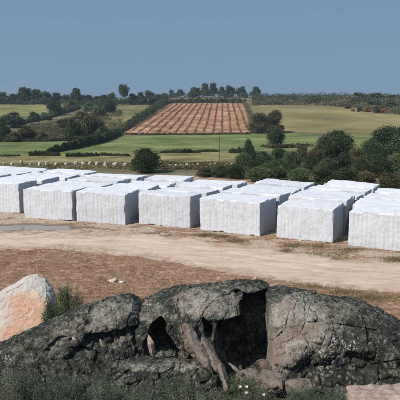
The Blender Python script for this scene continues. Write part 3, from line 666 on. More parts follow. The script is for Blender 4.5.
# vine rows
def vine_rows():
    x0 = np.linspace(120.5, 250, 15)
    words = ['first', 'second', 'third', 'fourth', 'fifth', 'sixth', 'seventh', 'middle', 'seventh from right', 'sixth from right', 'fifth from right', 'fourth from right', 'third from right', 'second from right', 'last']
    for i, px in enumerate(x0):
        rng = np.random.default_rng(100 + i)
        b = ground_px(px, 132.6); y0 = b[1]; dx = 0.040
        yy = np.arange(y0, 216, 1.0); pts = []
        for y in yy:
            x = b[0] + dx * (y - y0) + 0.25 * float(perlin(np.array([y * 0.06, i * 5.1, 0.5]))); k = int(np.clip(16 + 16 * float(perlin(np.array([y * 0.22, i * 3.7, 1.5]))), 4, 26))
            if rng.random() < 0.07: continue
            p = np.stack([x + rng.normal(0, 0.13, k), y + rng.uniform(-0.5, 0.5, k), np.abs(rng.normal(0, 0.17, k)) + 0.03], -1)
            p[:, 2] += terrain(p[:, 0], p[:, 1]) + 0.08; pts.append(p)
        p = np.concatenate(pts); v, f = quads(p, 0.20, 0.8, 0, rng)
        wd = words[i]
        lab = {'middle': 'middle row of low vines, eighth from either side of the red vineyard', 'first': 'leftmost row of low vines along the diagonal hedge', 'last': 'rightmost row of low vines in the red vineyard'}.get(wd) or (
            f'row of low vines, {wd} in the red vineyard' if 'right' in wd else f'row of low vines, {wd} from left in the red vineyard')
        e = bpy.data.objects.new('vine_row', None); COL.objects.link(e); e.location = tuple(b); e['label'] = lab; e['category'] = 'vine row'; e['group'] = 'vine rows in the red vineyard'
        link('foliage', mesh_np('foliage', v - np.tile(b, (len(v), 1)), f, M['leafv'], False, dict(tint=('FACE', rng.random(len(f))))), parent=e)
vine_rows()

# ------------------------------------------------------------------ granite blocks
def rounded_block(L, D, Hh, step, seed, name='granite_block'):
    """Rough quarried block, front-right-bottom corner at the origin: x from -L to 0, y from 0 to D."""
    hx, hy, hz = L / 2, D / 2, Hh / 2; r = 0.022
    V = []; Fc = []; o = 0
    for ax, sg in ((0, 1), (0, -1), (1, 1), (1, -1), (2, 1), (2, -1)):
        hs = [hx, hy, hz]; a, b = [k for k in range(3) if k != ax]
        st = step if not (ax == 2 and sg < 0) else 0.4
        na, nb = max(4, int(2 * hs[a] / st)) + 1, max(4, int(2 * hs[b] / st)) + 1
        if ax == 2 and sg < 0: na, nb = na, nb
        A, B = np.meshgrid(np.linspace(-hs[a], hs[a], na), np.linspace(-hs[b], hs[b], nb), indexing='ij')
        p = np.zeros((na, nb, 3)); p[..., a] = A; p[..., b] = B; p[..., ax] = sg * hs[ax]
        f = grid_faces(na, nb)
        flip = (sg > 0) == (ax == 1)
        if flip: f = f[:, ::-1]
        V.append(p.reshape(-1, 3)); Fc.append(f + o); o += na * nb
    p = np.concatenate(V); f = np.concatenate(Fc)
    hs = np.array([hx, hy, hz]); q = np.clip(p, -(hs - r), hs - r); d = p - q
    ln = np.linalg.norm(d, axis=1)[:, None]; n = d / np.maximum(ln, 1e-9)
    w = p + seed * 7.7
    chip = np.clip(fbm(w, 1.6, 3), -0.4, 1)
    edge = (np.sum(np.abs(n) > 0.35, axis=1) >= 2)
    out = q + n * r
    # general skew and quarry roughness
    e = 0.022 * perlin(w * 0.9) + 0.009 * perlin(w * 3.1) + 0.007 * perlin(w * 9) + 0.005 * perlin(w * 22)
    # drill-hole grooves, vertical, on the upright faces
    rg = np.random.default_rng(int(seed * 13) + 3); pitch = rg.uniform(0.16, 0.22)
    tcoord = np.where(np.abs(n[:, 1]) > np.abs(n[:, 0]), p[:, 0], p[:, 1])
    gx = ((tcoord / pitch) % 1.0 - 0.5) * pitch
    groove = np.exp(-(gx / 0.022) ** 2) * (np.abs(n[:, 2]) < 0.5) * sst(-0.25, 0.35, perlin(np.stack([np.floor(tcoord / pitch) * 3.1, p[:, 2] * 0.8, 0 * tcoord + seed], -1)) + 0.15)
    # tops: shallow ledges where slabs split away
    led = np.where(n[:, 2] > 0.5, 0.025 * np.round(2.0 * fbm(w * np.array([0.5, 1.0, 1]), 0.9, 2)), 0)
    out = out + n * (e - 0.020 * groove + led * 0.5)[:, None]
    out -= n * (edge * np.clip(chip, 0, 1) * 0.11)[:, None]
    sk = np.random.default_rng(int(seed * 31)).uniform(-1, 1, 6)
    out[:, 2] += 0.035 * sk[0] * out[:, 0] / hx + 0.03 * sk[1] * out[:, 1] / hy
    out[:, 0] += 0.03 * sk[2] * out[:, 2]; out[:, 1] += 0.03 * sk[3] * out[:, 2]
    out += np.array([-hx, hy, hz - 0.03])
    foot = sst(0.5, 0.0, out[:, 2])
    return mesh_np(name, out, f, M['granite'], False, dict(foot=('POINT', foot)))
cols = [ # (x, y) of the near right corner of each front block, length, height, depth, turn, rows, short description
 ('zz', (-16.6, 32.8), 3.0, 1.60, 1.7, -22, 4, 'in the outermost line on the left'),
 ('z', (-13.2, 31.0), 3.0, 1.58, 1.7, -22, 4, 'in the line left of the cut-off front block'),
 ('a', (-9.74, 29.5), 3.1, 1.66, 1.6, -21, 4, 'behind the cut-off front block'),
 ('b', None, 2.97, 1.56, 1.75, -20, 4, 'behind the front block nearest the puddle'),
 ('c', None, 2.68, 1.56, 1.75, -17, 4, 'behind the block beside the dark gap'),
 ('d', None, 2.84, 1.56, 1.35, -24, 4, 'behind the front block with blue-grey end'),
 ('e', None, 3.02, 1.52, 2.1, -28, 4, 'behind the long front block'),
 ('f', None, 2.50, 1.48, 1.9, -27, 5, 'behind the second block from the right'),
 ('g', None, 2.42, 1.52, 1.9, -27, 4, 'behind the big rightmost front block'),
 ('h', (10.9, 20.6), 2.45, 1.5, 1.9, -27, 5, 'in the line right of the rightmost front block'),
]
basepx = dict(b=(73.2, 221.3), c=(125.5, 224.6), d=(190.5, 228.6), e=(259.5, 236.4), f=(332.5, 243.2), g=(409, 252))
front_lab = dict(a='white granite block cut by the left edge in the front row behind the puddle', b='white granite block in the front row between the puddle and a thin dark gap',
                 c='white granite block in the front row with a wide dark shaded gap on its right', d='white granite block in the front row with blue-grey end face, by the long one',
                 e='long white granite block in the front row with grass at its foot', f='white granite block in the front row, second from the right, with dark end face',
                 g='large white granite block at the right end of the front row, cut by the edge')
nvec = np.array([0.48, 0.877])
hjit = dict(e=[0, .06, .02, .06], f=[0, .04, 0, .03, .04], g=[0, .03, 0, 0])
prev = None
rj = random.Random(9)
ordw = ['first', 'second', 'third', 'fourth', 'fifth']
for ci, (key, base, L, Hh, D0, turn, rows, desc) in enumerate(cols):
    if base is None:
        bx, by = basepx[key]; v = (200 - by) / F; d = -H * (CP + v * SP) / (-SP + v * CP); base = (xpix(bx, d, 0), d)
    space = math.hypot(base[0] - prev[0], base[1] - prev[1]) if prev else 3.1; prev = base
    pos = np.array(base); D = D0
    for k in range(rows):
        if k:
            pos = pos + nvec * (D + rj.uniform(0.10, 0.24)) + np.array([0.866, -0.5]) * rj.uniform(0.0, 0.06); D = rj.uniform(1.5, 1.7)
        hh = Hh + hjit.get(key, [0] * 6)[k] + (rj.uniform(-0.10, 0.05) if k else 0)
        LL = L if k == 0 else space * rj.uniform(0.84, 0.93)
        if k == 0 and key in ('zz', 'h'): continue
        ang = math.radians(turn + (rj.uniform(-2.5, 2.5) if k else 0))
        me = rounded_block(LL, D, hh, 0.042 if k == 0 else 0.07, ci * 5 + k + 1)
        lab = front_lab[key] if (k == 0 and key in front_lab) else f'white granite block, {ordw[k]} row, {desc}'
        link('granite_block', me, lab, 'stone block', 'quarried granite blocks set out in rows', loc=(pos[0], pos[1], -0.01), rz=ang)

# ------------------------------------------------------------------ boulders
HOLL = [ # cx, cy, rx, ry, angle, depth (m): hollows of the outcrop as seen from the front
 (106, 340, 20, 8, 4, 0.15), (126, 334, 14, 6, -30, 0.12), (158, 330, 6, 13, -25, 0.4), (165, 350, 15, 15, -10, 0.5), (175, 352, 9, 14, -20, 0.5), (209, 330, 3.5, 10, -25, 0.3),
 (148, 302, 2.5, 8, 20, 0.10), (80, 352, 20, 4, 10, 0.08), (237, 345, 17, 27, -12, 0.7), (234, 297, 12, 5.5, 0, 0.5), (60, 344, 16, 3, -20, 0.08)]
HOLLB = [(262, 338, 20, 44, 0, 0.85)]
HOLLS = [(380, 378, 46, 18, 4, 0.18), (318, 372, 26, 12, 0, 0.12), (20, 356, 20, 5, -5, 0.06)]
RIBS = [(196, 346, 8, 26, -30, 0.30), (209, 356, 6, 22, -30, 0.30)]
BARE = [(192, 343, 5, 22, -27, 0.95), (204, 352, 6, 20, -32, 0.8), (298, 332, 17, 11, 0, .7), (277, 348, 8, 20, 0, .8), (288, 308, 10, 5, 0, .5), (313, 328, 8, 6, 0, .8), (291, 356, 5, 12, 0, .6), (178, 297, 3, 7, 35, .9), (270, 378, 10, 8, 0, .6)]
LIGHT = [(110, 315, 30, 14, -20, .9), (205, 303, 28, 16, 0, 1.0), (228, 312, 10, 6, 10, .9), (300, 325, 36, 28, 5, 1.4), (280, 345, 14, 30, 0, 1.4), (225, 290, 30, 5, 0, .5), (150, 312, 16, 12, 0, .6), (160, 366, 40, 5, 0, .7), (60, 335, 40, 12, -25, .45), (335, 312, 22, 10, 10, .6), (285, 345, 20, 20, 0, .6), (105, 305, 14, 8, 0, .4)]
FLECK = [(322, 354, 26, 20, 0, 1.0), (345, 345, 14, 12, 0, .9), (8, 361, 5, 4, 0, 1.0), (300, 297, 14, 5, 0, .8), (150, 306, 5, 4, 0, .9), (165, 366, 30, 4, 0, .5)]
def blobs(lst, px, py, p=2.0, soft=0.35):
    # union of soft-edged ellipses (p = 2) or boxes with round corners (p = 6)
    out = np.zeros_like(px)
    for (cx, cy, rx, ry, an, a) in lst:
        c, s = math.cos(math.radians(an)), math.sin(math.radians(an)); dx, dy = px - cx, py - cy
        u = (dx * c + dy * s) / rx; w = (-dx * s + dy * c) / ry; r = (np.abs(u) ** p + np.abs(w) ** p) ** (1 / p)
        out = np.maximum(out, a * sst(1 + soft, 1 - soft, r))
    return out
def boulder(name, label, crest, yc, Df, Db, zb, seed, nexp=2.4, nu=420, nv=260, q=6, rough=1.0, hollows=True, mat='lichen', cat='boulder', group=None, xr=None, extra_attr=None, endh=0.3, drop=0.0):
    cx = np.array([c[0] for c in crest], float); cyp = np.array([c[1] for c in crest], float) + drop
    s = np.linspace(0, 1, nu); u = 0.5 * s + 0.5 * (0.5 - 0.5 * np.cos(math.pi * s))
    yl = np.interp(u, [0, 1], [yc[0], yc[1]])
    px = cx[0] + (cx[-1] - cx[0]) * u
    zc = zpix(np.interp(px, cx, cyp), yl); X = xpix(px, yl, zc)
    e = np.maximum(1 - np.abs(2 * u - 1) ** q, 0) ** (1 / q)
    th = np.linspace(0, math.pi, nv); th = th + 0.18 * np.sin(2 * th)
    ct = np.sign(np.cos(th)) * np.abs(np.cos(th)) ** (2 / nexp); stt = np.sin(th) ** (2 / nexp)
    Y = yl[:, None] - np.where(ct > 0, Df, Db)[None, :] * ct[None, :] * e[:, None]
    Hh = (zc - zb) * (1 - endh + endh * e)
    Z = zb + Hh[:, None] * stt[None, :]
    Xg = np.repeat(X[:, None], nv, 1)
    p = np.stack([Xg, Y, Z], -1)
    dpu = np.gradient(p, axis=0); dpv = np.gradient(p, axis=1); n = np.cross(dpv, dpu); n /= np.maximum(np.linalg.norm(n, axis=-1), 1e-6)[..., None]
    mid = np.array([X.mean(), yl.mean(), zb]);
    if ((p - mid) * n).sum() < 0: n = -n
    fade = np.ones(nu); fade[:6] = np.linspace(0, 1, 6); fade[-6:] = np.linspace(1, 0, 6); fade = fade[:, None]
    w = p + seed * 3.1
    warp = np.stack([perlin(w * 1.7), perlin(w * 1.7 + 31), perlin(w * 1.7 + 57)], -1) * 0.25
    f1, f2, cid, o1 = worley((w + warp) * np.array([1.9, 1.9, 2.6]), 1)
    cr = f2 - f1
    g1, g2, gid, o2 = worley((w + warp * 0.5) * np.array([5.0, 5.0, 7.0]), 2)
    lvl = (np.sin(cid * 12.9) * 0.5)
    fac = (_g[cid] * o1).sum(-1); fac2 = (_g[gid] * o2).sum(-1)
    disp = 0.07 * fbm(w, 0.9, 2) + 0.016 * lvl * sst(0.0, 0.12, cr) + 0.045 * fac + 0.03 * fac2 - 0.022 * np.exp(-(cr / 0.03) ** 2) * sst(-0.1, 0.3, perlin(w * 0.8 + 11))
    disp += 0.018 * np.sin(gid * 7.7) * sst(0, 0.1, g2 - g1) - 0.016 * np.exp(-((g2 - g1) / 0.05) ** 2)
    disp += 0.014 * (1 - 2 * np.abs(perlin(w * 4.5))) + 0.016 * fbm(w, 10, 3, 0.6) + 0.005 * perlin(w * 60)
    disp *= rough * (1 - 0.45 * np.exp(-((th - 1.65) / 0.45) ** 2))[None, :]
    p2 = p + n * (disp * fade)[..., None]
    ppx, ppy = proj(p2[..., 0], p2[..., 1], p2[..., 2])
    jit = 5 * perlin(w * 3.0); jit2 = 5 * perlin(w * 3.0 + 40)
    front = sst(1.75, 1.45, th)[None, :]
    if hollows:
        hw = blobs(HOLL, ppx + jit * 1.8, ppy + jit2 * 1.8, soft=0.28)
        if seed == 2: hw = np.maximum(hw, blobs(HOLLB, ppx + jit * .9, ppy + jit2 * 1.3, p=5, soft=0.10))
        hw = np.maximum(hw, blobs(HOLLS, ppx + jit * 2, ppy + jit2 * 2, soft=0.8))
        hd = hw * front * fade
        hd = hd + 0.10 * hd * fbm(w, 5.0, 3)
        rb = blobs(RIBS, ppx + jit * .7, ppy + jit2 * .7, p=3, soft=0.22) * front * fade; hd = hd * (1 - np.clip(rb / 0.4, 0, 1)) - rb * 0.45
        # long bedding crack on the right and the short joint on the middle rock
        ck = np.exp(-((ppy - np.interp(ppx, [308, 330, 352, 376], [321.5, 324, 327, 329.5]) - 1.6 * perlin(w * 5)) / 0.7) ** 2) * sst(-0.5, 0.3, perlin(w * 3 + 5)) * ((ppx > 307) & (ppx < 377))
        ck2 = np.exp(-((ppx - np.interp(ppy, [296, 305, 318, 328], [179, 177, 180, 184]) - 0.5 * perlin(w * 8)) / 0.9) ** 2) * ((ppy > 296) & (ppy < 330))
        ck3 = np.exp(-((ppy - np.interp(ppx, [268, 275, 282], [345, 340, 333])) / 1.2) ** 2) * ((ppx > 267) & (ppx < 283))
        p2[..., 1] += hd + 0.07 * (ck + ck2 + ck3) * front
        p2[..., 2] -= 0.0
    ppx, ppy = proj(p[..., 0], p[..., 1], p[..., 2])
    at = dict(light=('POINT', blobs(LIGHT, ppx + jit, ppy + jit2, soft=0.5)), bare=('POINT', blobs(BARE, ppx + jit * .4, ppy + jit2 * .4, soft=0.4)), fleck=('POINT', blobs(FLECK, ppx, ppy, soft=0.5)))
    if extra_attr: at.update(extra_attr(ppx, ppy, jit))
    me = mesh_np(name, p2, grid_faces(nu, nv), M[mat], False, at)
    return link(name, me, label, cat, group)
G_OUT = 'dark boulders of the foreground outcrop'
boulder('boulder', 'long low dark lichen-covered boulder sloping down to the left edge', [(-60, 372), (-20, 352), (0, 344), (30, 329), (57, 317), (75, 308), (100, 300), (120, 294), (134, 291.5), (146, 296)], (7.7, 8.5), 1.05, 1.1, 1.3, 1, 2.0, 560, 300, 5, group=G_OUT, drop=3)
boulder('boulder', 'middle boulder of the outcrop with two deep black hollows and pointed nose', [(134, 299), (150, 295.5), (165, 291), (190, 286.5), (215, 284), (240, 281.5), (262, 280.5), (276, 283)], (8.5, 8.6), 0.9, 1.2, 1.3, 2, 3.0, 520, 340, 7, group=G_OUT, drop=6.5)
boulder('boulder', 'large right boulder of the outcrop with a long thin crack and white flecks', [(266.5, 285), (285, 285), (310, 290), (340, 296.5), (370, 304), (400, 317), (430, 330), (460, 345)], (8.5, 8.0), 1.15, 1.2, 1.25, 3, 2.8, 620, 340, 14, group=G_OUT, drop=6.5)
# low ledge of broken rock in front
boulder('rock_ledge', 'low rubbly ledge of broken grey rock at the foot of the hollows', [(92, 369), (110, 363), (150, 361), (190, 363), (222, 366)], (7.35, 7.35), 0.45, 0.6, 1.3, 4, 2.2, 420, 220, 5, 1.0, False, cat='rock', endh=0.6)
# broken rocks: convex chunks with crisp faces, then weathered
import bmesh
def hull_rock(name, label, cat, P_, mat, seed, disp=0.02, cuts=3, group=None, at=None):
    bm = bmesh.new()
    for q in P_: bm.verts.new(tuple(q))
    r = bmesh.ops.convex_hull(bm, input=bm.verts)
    bmesh.ops.delete(bm, geom=[g_ for g_ in r['geom_interior'] if isinstance(g_, bmesh.types.BMVert)], context='VERTS')
    for _ in range(cuts + 1):
        mx = max(e.calc_length() for e in bm.edges)
        bmesh.ops.subdivide_edges(bm, edges=[e for e in bm.edges if e.calc_length() > mx * 0.35], cuts=1, use_grid_fill=True)
    bmesh.ops.triangulate(bm, faces=bm.faces)
    bmesh.ops.smooth_vert(bm, verts=bm.verts, factor=0.35, use_axis_x=True, use_axis_y=True, use_axis_z=True)
    me = bpy.data.meshes.new(name); bm.to_mesh(me); bm.free()
    n = len(me.vertices); v = np.zeros(n * 3, np.float32); me.vertices.foreach_get('co', v); v = v.reshape(-1, 3).astype(float)
    nn = np.zeros(n * 3, np.float32); me.vertices.foreach_get('normal', nn); nn = nn.reshape(-1, 3)
    q = v + seed * 4.1
    v = v + nn * (disp * (1.2 * fbm(q, 3.0, 3) + 0.6 * fbm(q, 14, 3)))[:, None]
    me.vertices.foreach_set('co', v.astype(np.float32).ravel()); me.update()
    px_, py_ = proj(v[:, 0], v[:, 1], v[:, 2])
    A_ = dict(light=0 * px_ + 0.8, bare=0 * px_ + 0.62, fleck=0 * px_)
    if at: A_.update(at(px_, py_, q))
    for k_, a_ in A_.items():
        x_ = me.attributes.new(k_, 'FLOAT', 'POINT'); x_.data.foreach_set('value', np.ascontiguousarray(a_, np.float32))
    me.materials.append(M[mat])
    return link(name, me, label, cat, group)
def slab(label, a, b, w, d0, th, mat, seed, name='rock_slab', group=None, disp=0.012, cuts=3):
    """A broken stone lying from pixel a to pixel b; w its width in pixels."""
    rg = np.random.default_rng(seed)
    z0, z1 = zpix(a[1], d0[0]), zpix(b[1], d0[1]); A = np.array([xpix(a[0], d0[0], z0), d0[0], z0]); B = np.array([xpix(b[0], d0[1], z1), d0[1], z1])
    ax = B - A; L = np.linalg.norm(ax); ax /= L; side = np.cross(ax, [0, 1, 0]); side /= np.linalg.norm(side); up = np.cross(side, ax)
    W_ = w / F * (d0[0] + d0[1]) / 2; P_ = []
    for t in (0.0, 0.12, 0.4, 0.7, 0.93, 1.0):
        k = 0.45 if t in (0.0, 1.0) else 1.0
        if w < 7.5: k = {0.0: 0.12, 0.12: 0.5, 0.4: 1.0, 0.7: 0.95, 0.93: 0.4, 1.0: 0.1}[t]
        for j in range(6):
            an = j * math.pi / 3 + rg.uniform(-0.4, 0.4); r = rg.uniform(0.75, 1.1) * k
            P_.append(A + ax * L * (t + rg.uniform(-0.05, 0.05)) + side * math.cos(an) * W_ / 2 * r + up * math.sin(an) * th / 2 * r)
    return hull_rock(name, label, 'rock', P_, mat, seed, min(disp, W_ * 0.12), cuts, group)
slab('long leaning pinkish rock rib between the two black hollows', (184, 324), (213, 373), 13, (7.80, 7.30), 0.30, 'lichen', 3, disp=0.02)
slab('shorter leaning rock rib right beside the long one, meeting the ledge', (202, 338), (223, 374), 10, (7.78, 7.25), 0.28, 'lichen', 5, disp=0.02)
slab('pinkish pointed rock foot below the leaning ribs between the hollows', (220, 364), (229, 393), 8, (7.2, 6.9), 0.2, 'lichen', 7)
slab('thin pale rock sliver upright in the left black hollow', (149, 336), (153, 357), 6.5, (7.72, 7.6), 0.10, 'pinkrock', 9, disp=0.02, cuts=3)
slab('rounded pinkish rock at the foot of the crevice, beside white flowers', (258, 380), (284, 383), 24, (7.25, 7.2), 0.34, 'lichen', 11, disp=0.02)
slab('low brownish-grey rock in the shade at the foot of the tall black crevice', (238, 380), (262, 378), 18, (7.35, 7.45), 0.4, 'lichen', 14, disp=0.02)
slab('low grey rock wedged below the right boulder beside the rounded pinkish rock', (286, 386), (312, 388), 18, (7.05, 7.05), 0.3, 'lichen', 12, disp=0.02)
slab('thin rock lying right of the pointed rock foot', (229, 363), (242, 375), 4.5, (7.3, 7.2), 0.06, 'lichen', 13, cuts=2)
slab('small pale stone lodged on the left boulder, left of its dark hollow', (73, 337), (77, 342), 4, (7.55, 7.5), 0.07, 'pinkrock', 15, cuts=1)
slab('small pale stone in the middle of the dark hollow', (100, 339), (103, 347), 4, (7.6, 7.52), 0.06, 'pinkrock', 17, cuts=1)
slab('small grey stone at the right end of the dark hollow', (120, 337), (127, 342), 7, (7.65, 7.6), 0.09, 'lichen', 19, cuts=2)
slab('flat pinkish rock slab at the bottom right corner', (346, 400), (430, 397), 17, (6.6, 6.6), 0.7, 'pinkrock', 21, disp=0.03)
# white and rust boulder: a slanting wedge
def rust_at(px_, py_, q):
    j = 4 * perlin(q * 3); return dict(rust=blobs([(30, 314, 24, 20, 20, 1.0), (20, 300, 12, 8, 0, .9), (14, 333, 18, 9, -20, 1.0), (42, 310, 12, 14, 0, .9)], px_ + j, py_ + j, soft=0.6))
fr = [(-40, 336, 9.9), (-30, 316, 10.0), (-8, 300, 10.0), (12, 289, 10.05), (27, 280, 10.1), (38, 277.5, 10.2), (45, 280, 10.2), (52, 290, 10.1), (57, 302, 10.0), (55, 316, 9.8), (46, 326, 9.7), (25, 340, 9.6), (0, 352, 9.6), (-30, 362, 9.6), (20, 312, 9.75), (47, 306, 9.62), (48, 322, 9.40), (28, 338, 9.30), (2, 350, 9.3)]
P_ = []
for (a_, b_, d_) in fr:
    z_ = zpix(b_, d_); P_.append((xpix(a_, d_, z_), d_, z_))
    if b_ < 334 and d_ >= 9.7: P_.append((xpix(a_, d_, z_) * 1.02 - 0.22, d_ + 0.9, z_ - 0.22))
hull_rock('boulder', 'white wedge-shaped boulder with an orange rusty face behind the left end of the outcrop', 'boulder', P_, 'pale', 23, 0.022, 5, None, rust_at)

# stone boulders row beyond the blocks
stones = [(4, 164.5, 3), (12, 165, 3), (21.5, 164, 3.4), (30, 165, 2.6), (39.5, 165.5, 3.4), (47, 165, 3.6), (56, 166, 3), (66.5, 165.5, 4), (76, 165.5, 4.4), (83, 166, 3.4), (90, 166, 4), (97.5, 166, 4.4), (106, 167, 4.2), (115.5, 167, 4.8), (125.5, 167, 5),
          (170, 167, 3.4), (176, 167.2, 3), (181, 167, 3), (187, 167, 3.6), (193, 167, 3.4), (198, 166.6, 3.4), (210, 166.2, 3.4), (215, 166.4, 3), (226, 166, 3.2), (232, 166.4, 3)]
svars = []
ORD = ['first', 'second', 'third', 'fourth', 'fifth', 'sixth', 'seventh', 'eighth', 'ninth', 'tenth', 'eleventh', 'twelfth', 'thirteenth', 'fourteenth', 'fifteenth']
for k in range(5):
    t, ph = np.meshgrid(np.linspace(0, math.pi, 14), np.linspace(0, 2 * math.pi, 18, endpoint=False), indexing='ij')
    p = np.stack([np.sin(t) * np.cos(ph), np.sin(t) * np.sin(ph), np.cos(t)], -1)
    p = np.sign(p) * np.abs(p) ** 0.8
    p = p * (1 + 0.45 * perlin(p * 1.1 + k * 5.3) + 0.22 * perlin(p * 2.7 + k * 3))[..., None] * 0.5; p[..., 2] += 0.42
    pv = np.transpose(p, (1, 0, 2)); svars.append(mesh_np('stone', pv, grid_faces(18, 14, True), M['stone']))
for i, (px, py, w) in enumerate(stones):
    g = ground_px(px, py); s = w / F * g[1]
    link('field_stone', svars[i % 5], f'pale stone beyond the blocks, {ORD[i]} from left in the row left of the round tree' if px < 130 else f'pale stone beyond the blocks, {ORD[i - 15]} from left in the row right of the round tree',
         'stone', 'pale stones lined up beyond the blocks, left stretch' if px < 130 else 'pale stones lined up beyond the blocks, right stretch',
         loc=(g[0], g[1], g[2] - 0.03), rz=random.uniform(0, 6), sc=(s * random.uniform(0.8, 1.3), s * 0.9, s * random.uniform(0.8, 1.4)))
# low reddish stone wall rubble under the stones
# thin pole
g = ground_px(219, 166)
pv, pf = tube([(0, 0, -0.3), (0.02, 0, 1.6), (0.0, 0, float(zpix(131, g[1]) - g[2]))], [0.032, 0.03, 0.02], 8)
link('pole', mesh_np('pole', pv, pf, M['pole'], True), 'thin dark pole standing beyond the blocks left of the slender tree', 'pole', loc=tuple(g))

# loose stones on the ground in front
loose = [(113, 280.5, 8, 'flat pale stone in the dry grass above the outcrop, the larger of two'), (122, 282.5, 5, 'small pale stone beside the flat one in the dry grass'),
         (33, 262, 3, 'small pale stone in the dry grass above the white boulder'), (66, 245, 2.6, 'small pale stone at the edge of the sandy track on the left'), (255, 279, 3, 'small pale stone in the dry grass near the outcrop crest'),
         (301, 240.5, 4, 'small dark-edged stone against the foot of the second block from the right')]
for i, (px, py, w, lab) in enumerate(loose):
    g = ground_px(px, py); s = w / F * g[1]
    o = link('loose_stone', svars[i % 5].copy(), lab, 'stone', loc=(g[0], g[1], g[2] - s * 0.12), rz=random.uniform(0, 6), sc=(s, s * 1.1, s * 0.42))
    o.data.materials[0] = M['chip']

# ------------------------------------------------------------------ grasses and shrubs near
def blades(pos, h, w, lean, rng):
    n = len(pos); a = rng.uniform(0, 2 * math.pi, n); l = rng.uniform(0, lean, n)[:, None] * h[:, None]
    dr = np.stack([np.cos(a), np.sin(a), 0 * a], -1); sd = np.stack([-np.sin(a + 0.7), np.cos(a + 0.7), 0 * a], -1) * w[:, None] / 2
    top = pos + dr * l + np.stack([0 * a, 0 * a, h], -1)
    v = np.stack([pos - sd, pos + sd, top], 1).reshape(-1, 3)
    return v, np.arange(n * 3).reshape(n, 3)
def dry_grass():
    rng = np.random.default_rng(77); n = 16000
    x = rng.uniform(-9.5, 9.5, n); y = rng.uniform(13.0, 24.5, n)
    px, py = proj(x, y, 0 * x)
    bot = np.interp(px, [-80, 0, 60, 130, 180, 230, 300, 400, 480], [245, 247, 248, 254, 262, 272, 282, 291, 302])
    dens = sst(0, 5, py - bot) * sst(-0.35, 0.25, fbm(P3(x, y), 0.8, 3, seed=1.1))
    k = rng.random(n) < dens * 0.9; x, y = x[k], y[k]
    nb = 9; X = np.repeat(x, nb) + rng.normal(0, 0.05, len(x) * nb); Y = np.repeat(y, nb) + rng.normal(0, 0.05, len(x) * nb)
    ht = np.repeat(rng.uniform(0.03, 0.12, len(x)), nb) * rng.uniform(0.5, 1.2, len(X))
    v, f = blades(np.stack([X, Y, terrain(X, Y) - 0.01], -1), ht, 0.012 + 0 * ht, 1.1, rng)
    tint = np.clip(np.repeat(rng.random(len(x)), nb) * 0.7 + rng.random(len(X)) * 0.3, 0, 1)
    link('dry_grass', mesh_np('dry_grass', v, f, M['drygrass'], False, dict(tint=('FACE', tint))), kind='stuff')
dry_grass()
def weeds():
    rng = np.random.default_rng(79); P_ = []
    spots = [(205, 235, 13, 2.2, 260), (222, 237, 8, 1.5, 120), (237, 241, 9, 2, 120), (295, 246, 10, 2, 180), (318, 247, 9, 1.8, 110), (288, 250, 8, 2, 80), (350, 250, 12, 2.5, 130), (395, 260, 10, 3, 120), (330, 255, 25, 2.5, 160), (160, 233, 20, 1, 70), (100, 228, 22, 1, 60), (375, 298, 30, 3, 260), (345, 293, 18, 2, 140), (310, 287, 14, 2, 80)]
    for (cx, cy, rx, ry, n) in spots:
        a = rng.normal(0, 0.5, (n, 2)); P_.append(ground_px(cx + a[:, 0] * rx, cy + a[:, 1] * ry))
    p = np.concatenate(P_); p = p[rng.random(len(p)) < 0.6]; nb = 12; q = np.repeat(p, nb, 0); q[:, :2] += rng.normal(0, 0.07, (len(q), 2)); q[:, 2] = terrain(q[:, 0], q[:, 1]) - 0.01
    ht = np.repeat(rng.uniform(0.03, 0.15, len(p)), nb) * rng.uniform(0.5, 1.2, len(q))
    v, f = blades(q, ht, 0.012 + 0 * ht, 0.9, rng); tint = np.clip(np.repeat(rng.random(len(p)), nb) * 0.7 + rng.random(len(q)) * 0.3, 0, 1)
    link('weed_grass', mesh_np('weed_grass', v, f, M['tuft'], False, dict(tint=('FACE', tint))), kind='stuff')
weeds()
def pebbles():
    rng = np.random.default_rng(81); n = 5200
    x = rng.uniform(-10, 10, n); y = rng.uniform(14, 27.5, n)
    s = 0.007 + 0.028 * rng.random(n) ** 6; base = np.array([(1, 0, 0), (-1, 0, 0), (0, 1, 0), (0, -1, 0), (0, 0, .7), (0, 0, -.7)], float)
    fc = np.array([(0, 2, 4), (2, 1, 4), (1, 3, 4), (3, 0, 4), (2, 0, 5), (1, 2, 5), (3, 1, 5), (0, 3, 5)])
    c = np.stack([x, y, terrain(x, y) + s * 0.2 + 0.012 * (track_mask(x, y) > .5)], -1)
    v = c[:, None, :] + base[None] * s[:, None, None] * rng.uniform(0.6, 1.3, (n, 6, 1))
    f = (fc[None] + 6 * np.arange(n)[:, None, None]).reshape(-1, 3)
    link('pebbles', mesh_np('pebbles', v.reshape(-1, 3), f, M['stone']), kind='stuff')
pebbles()

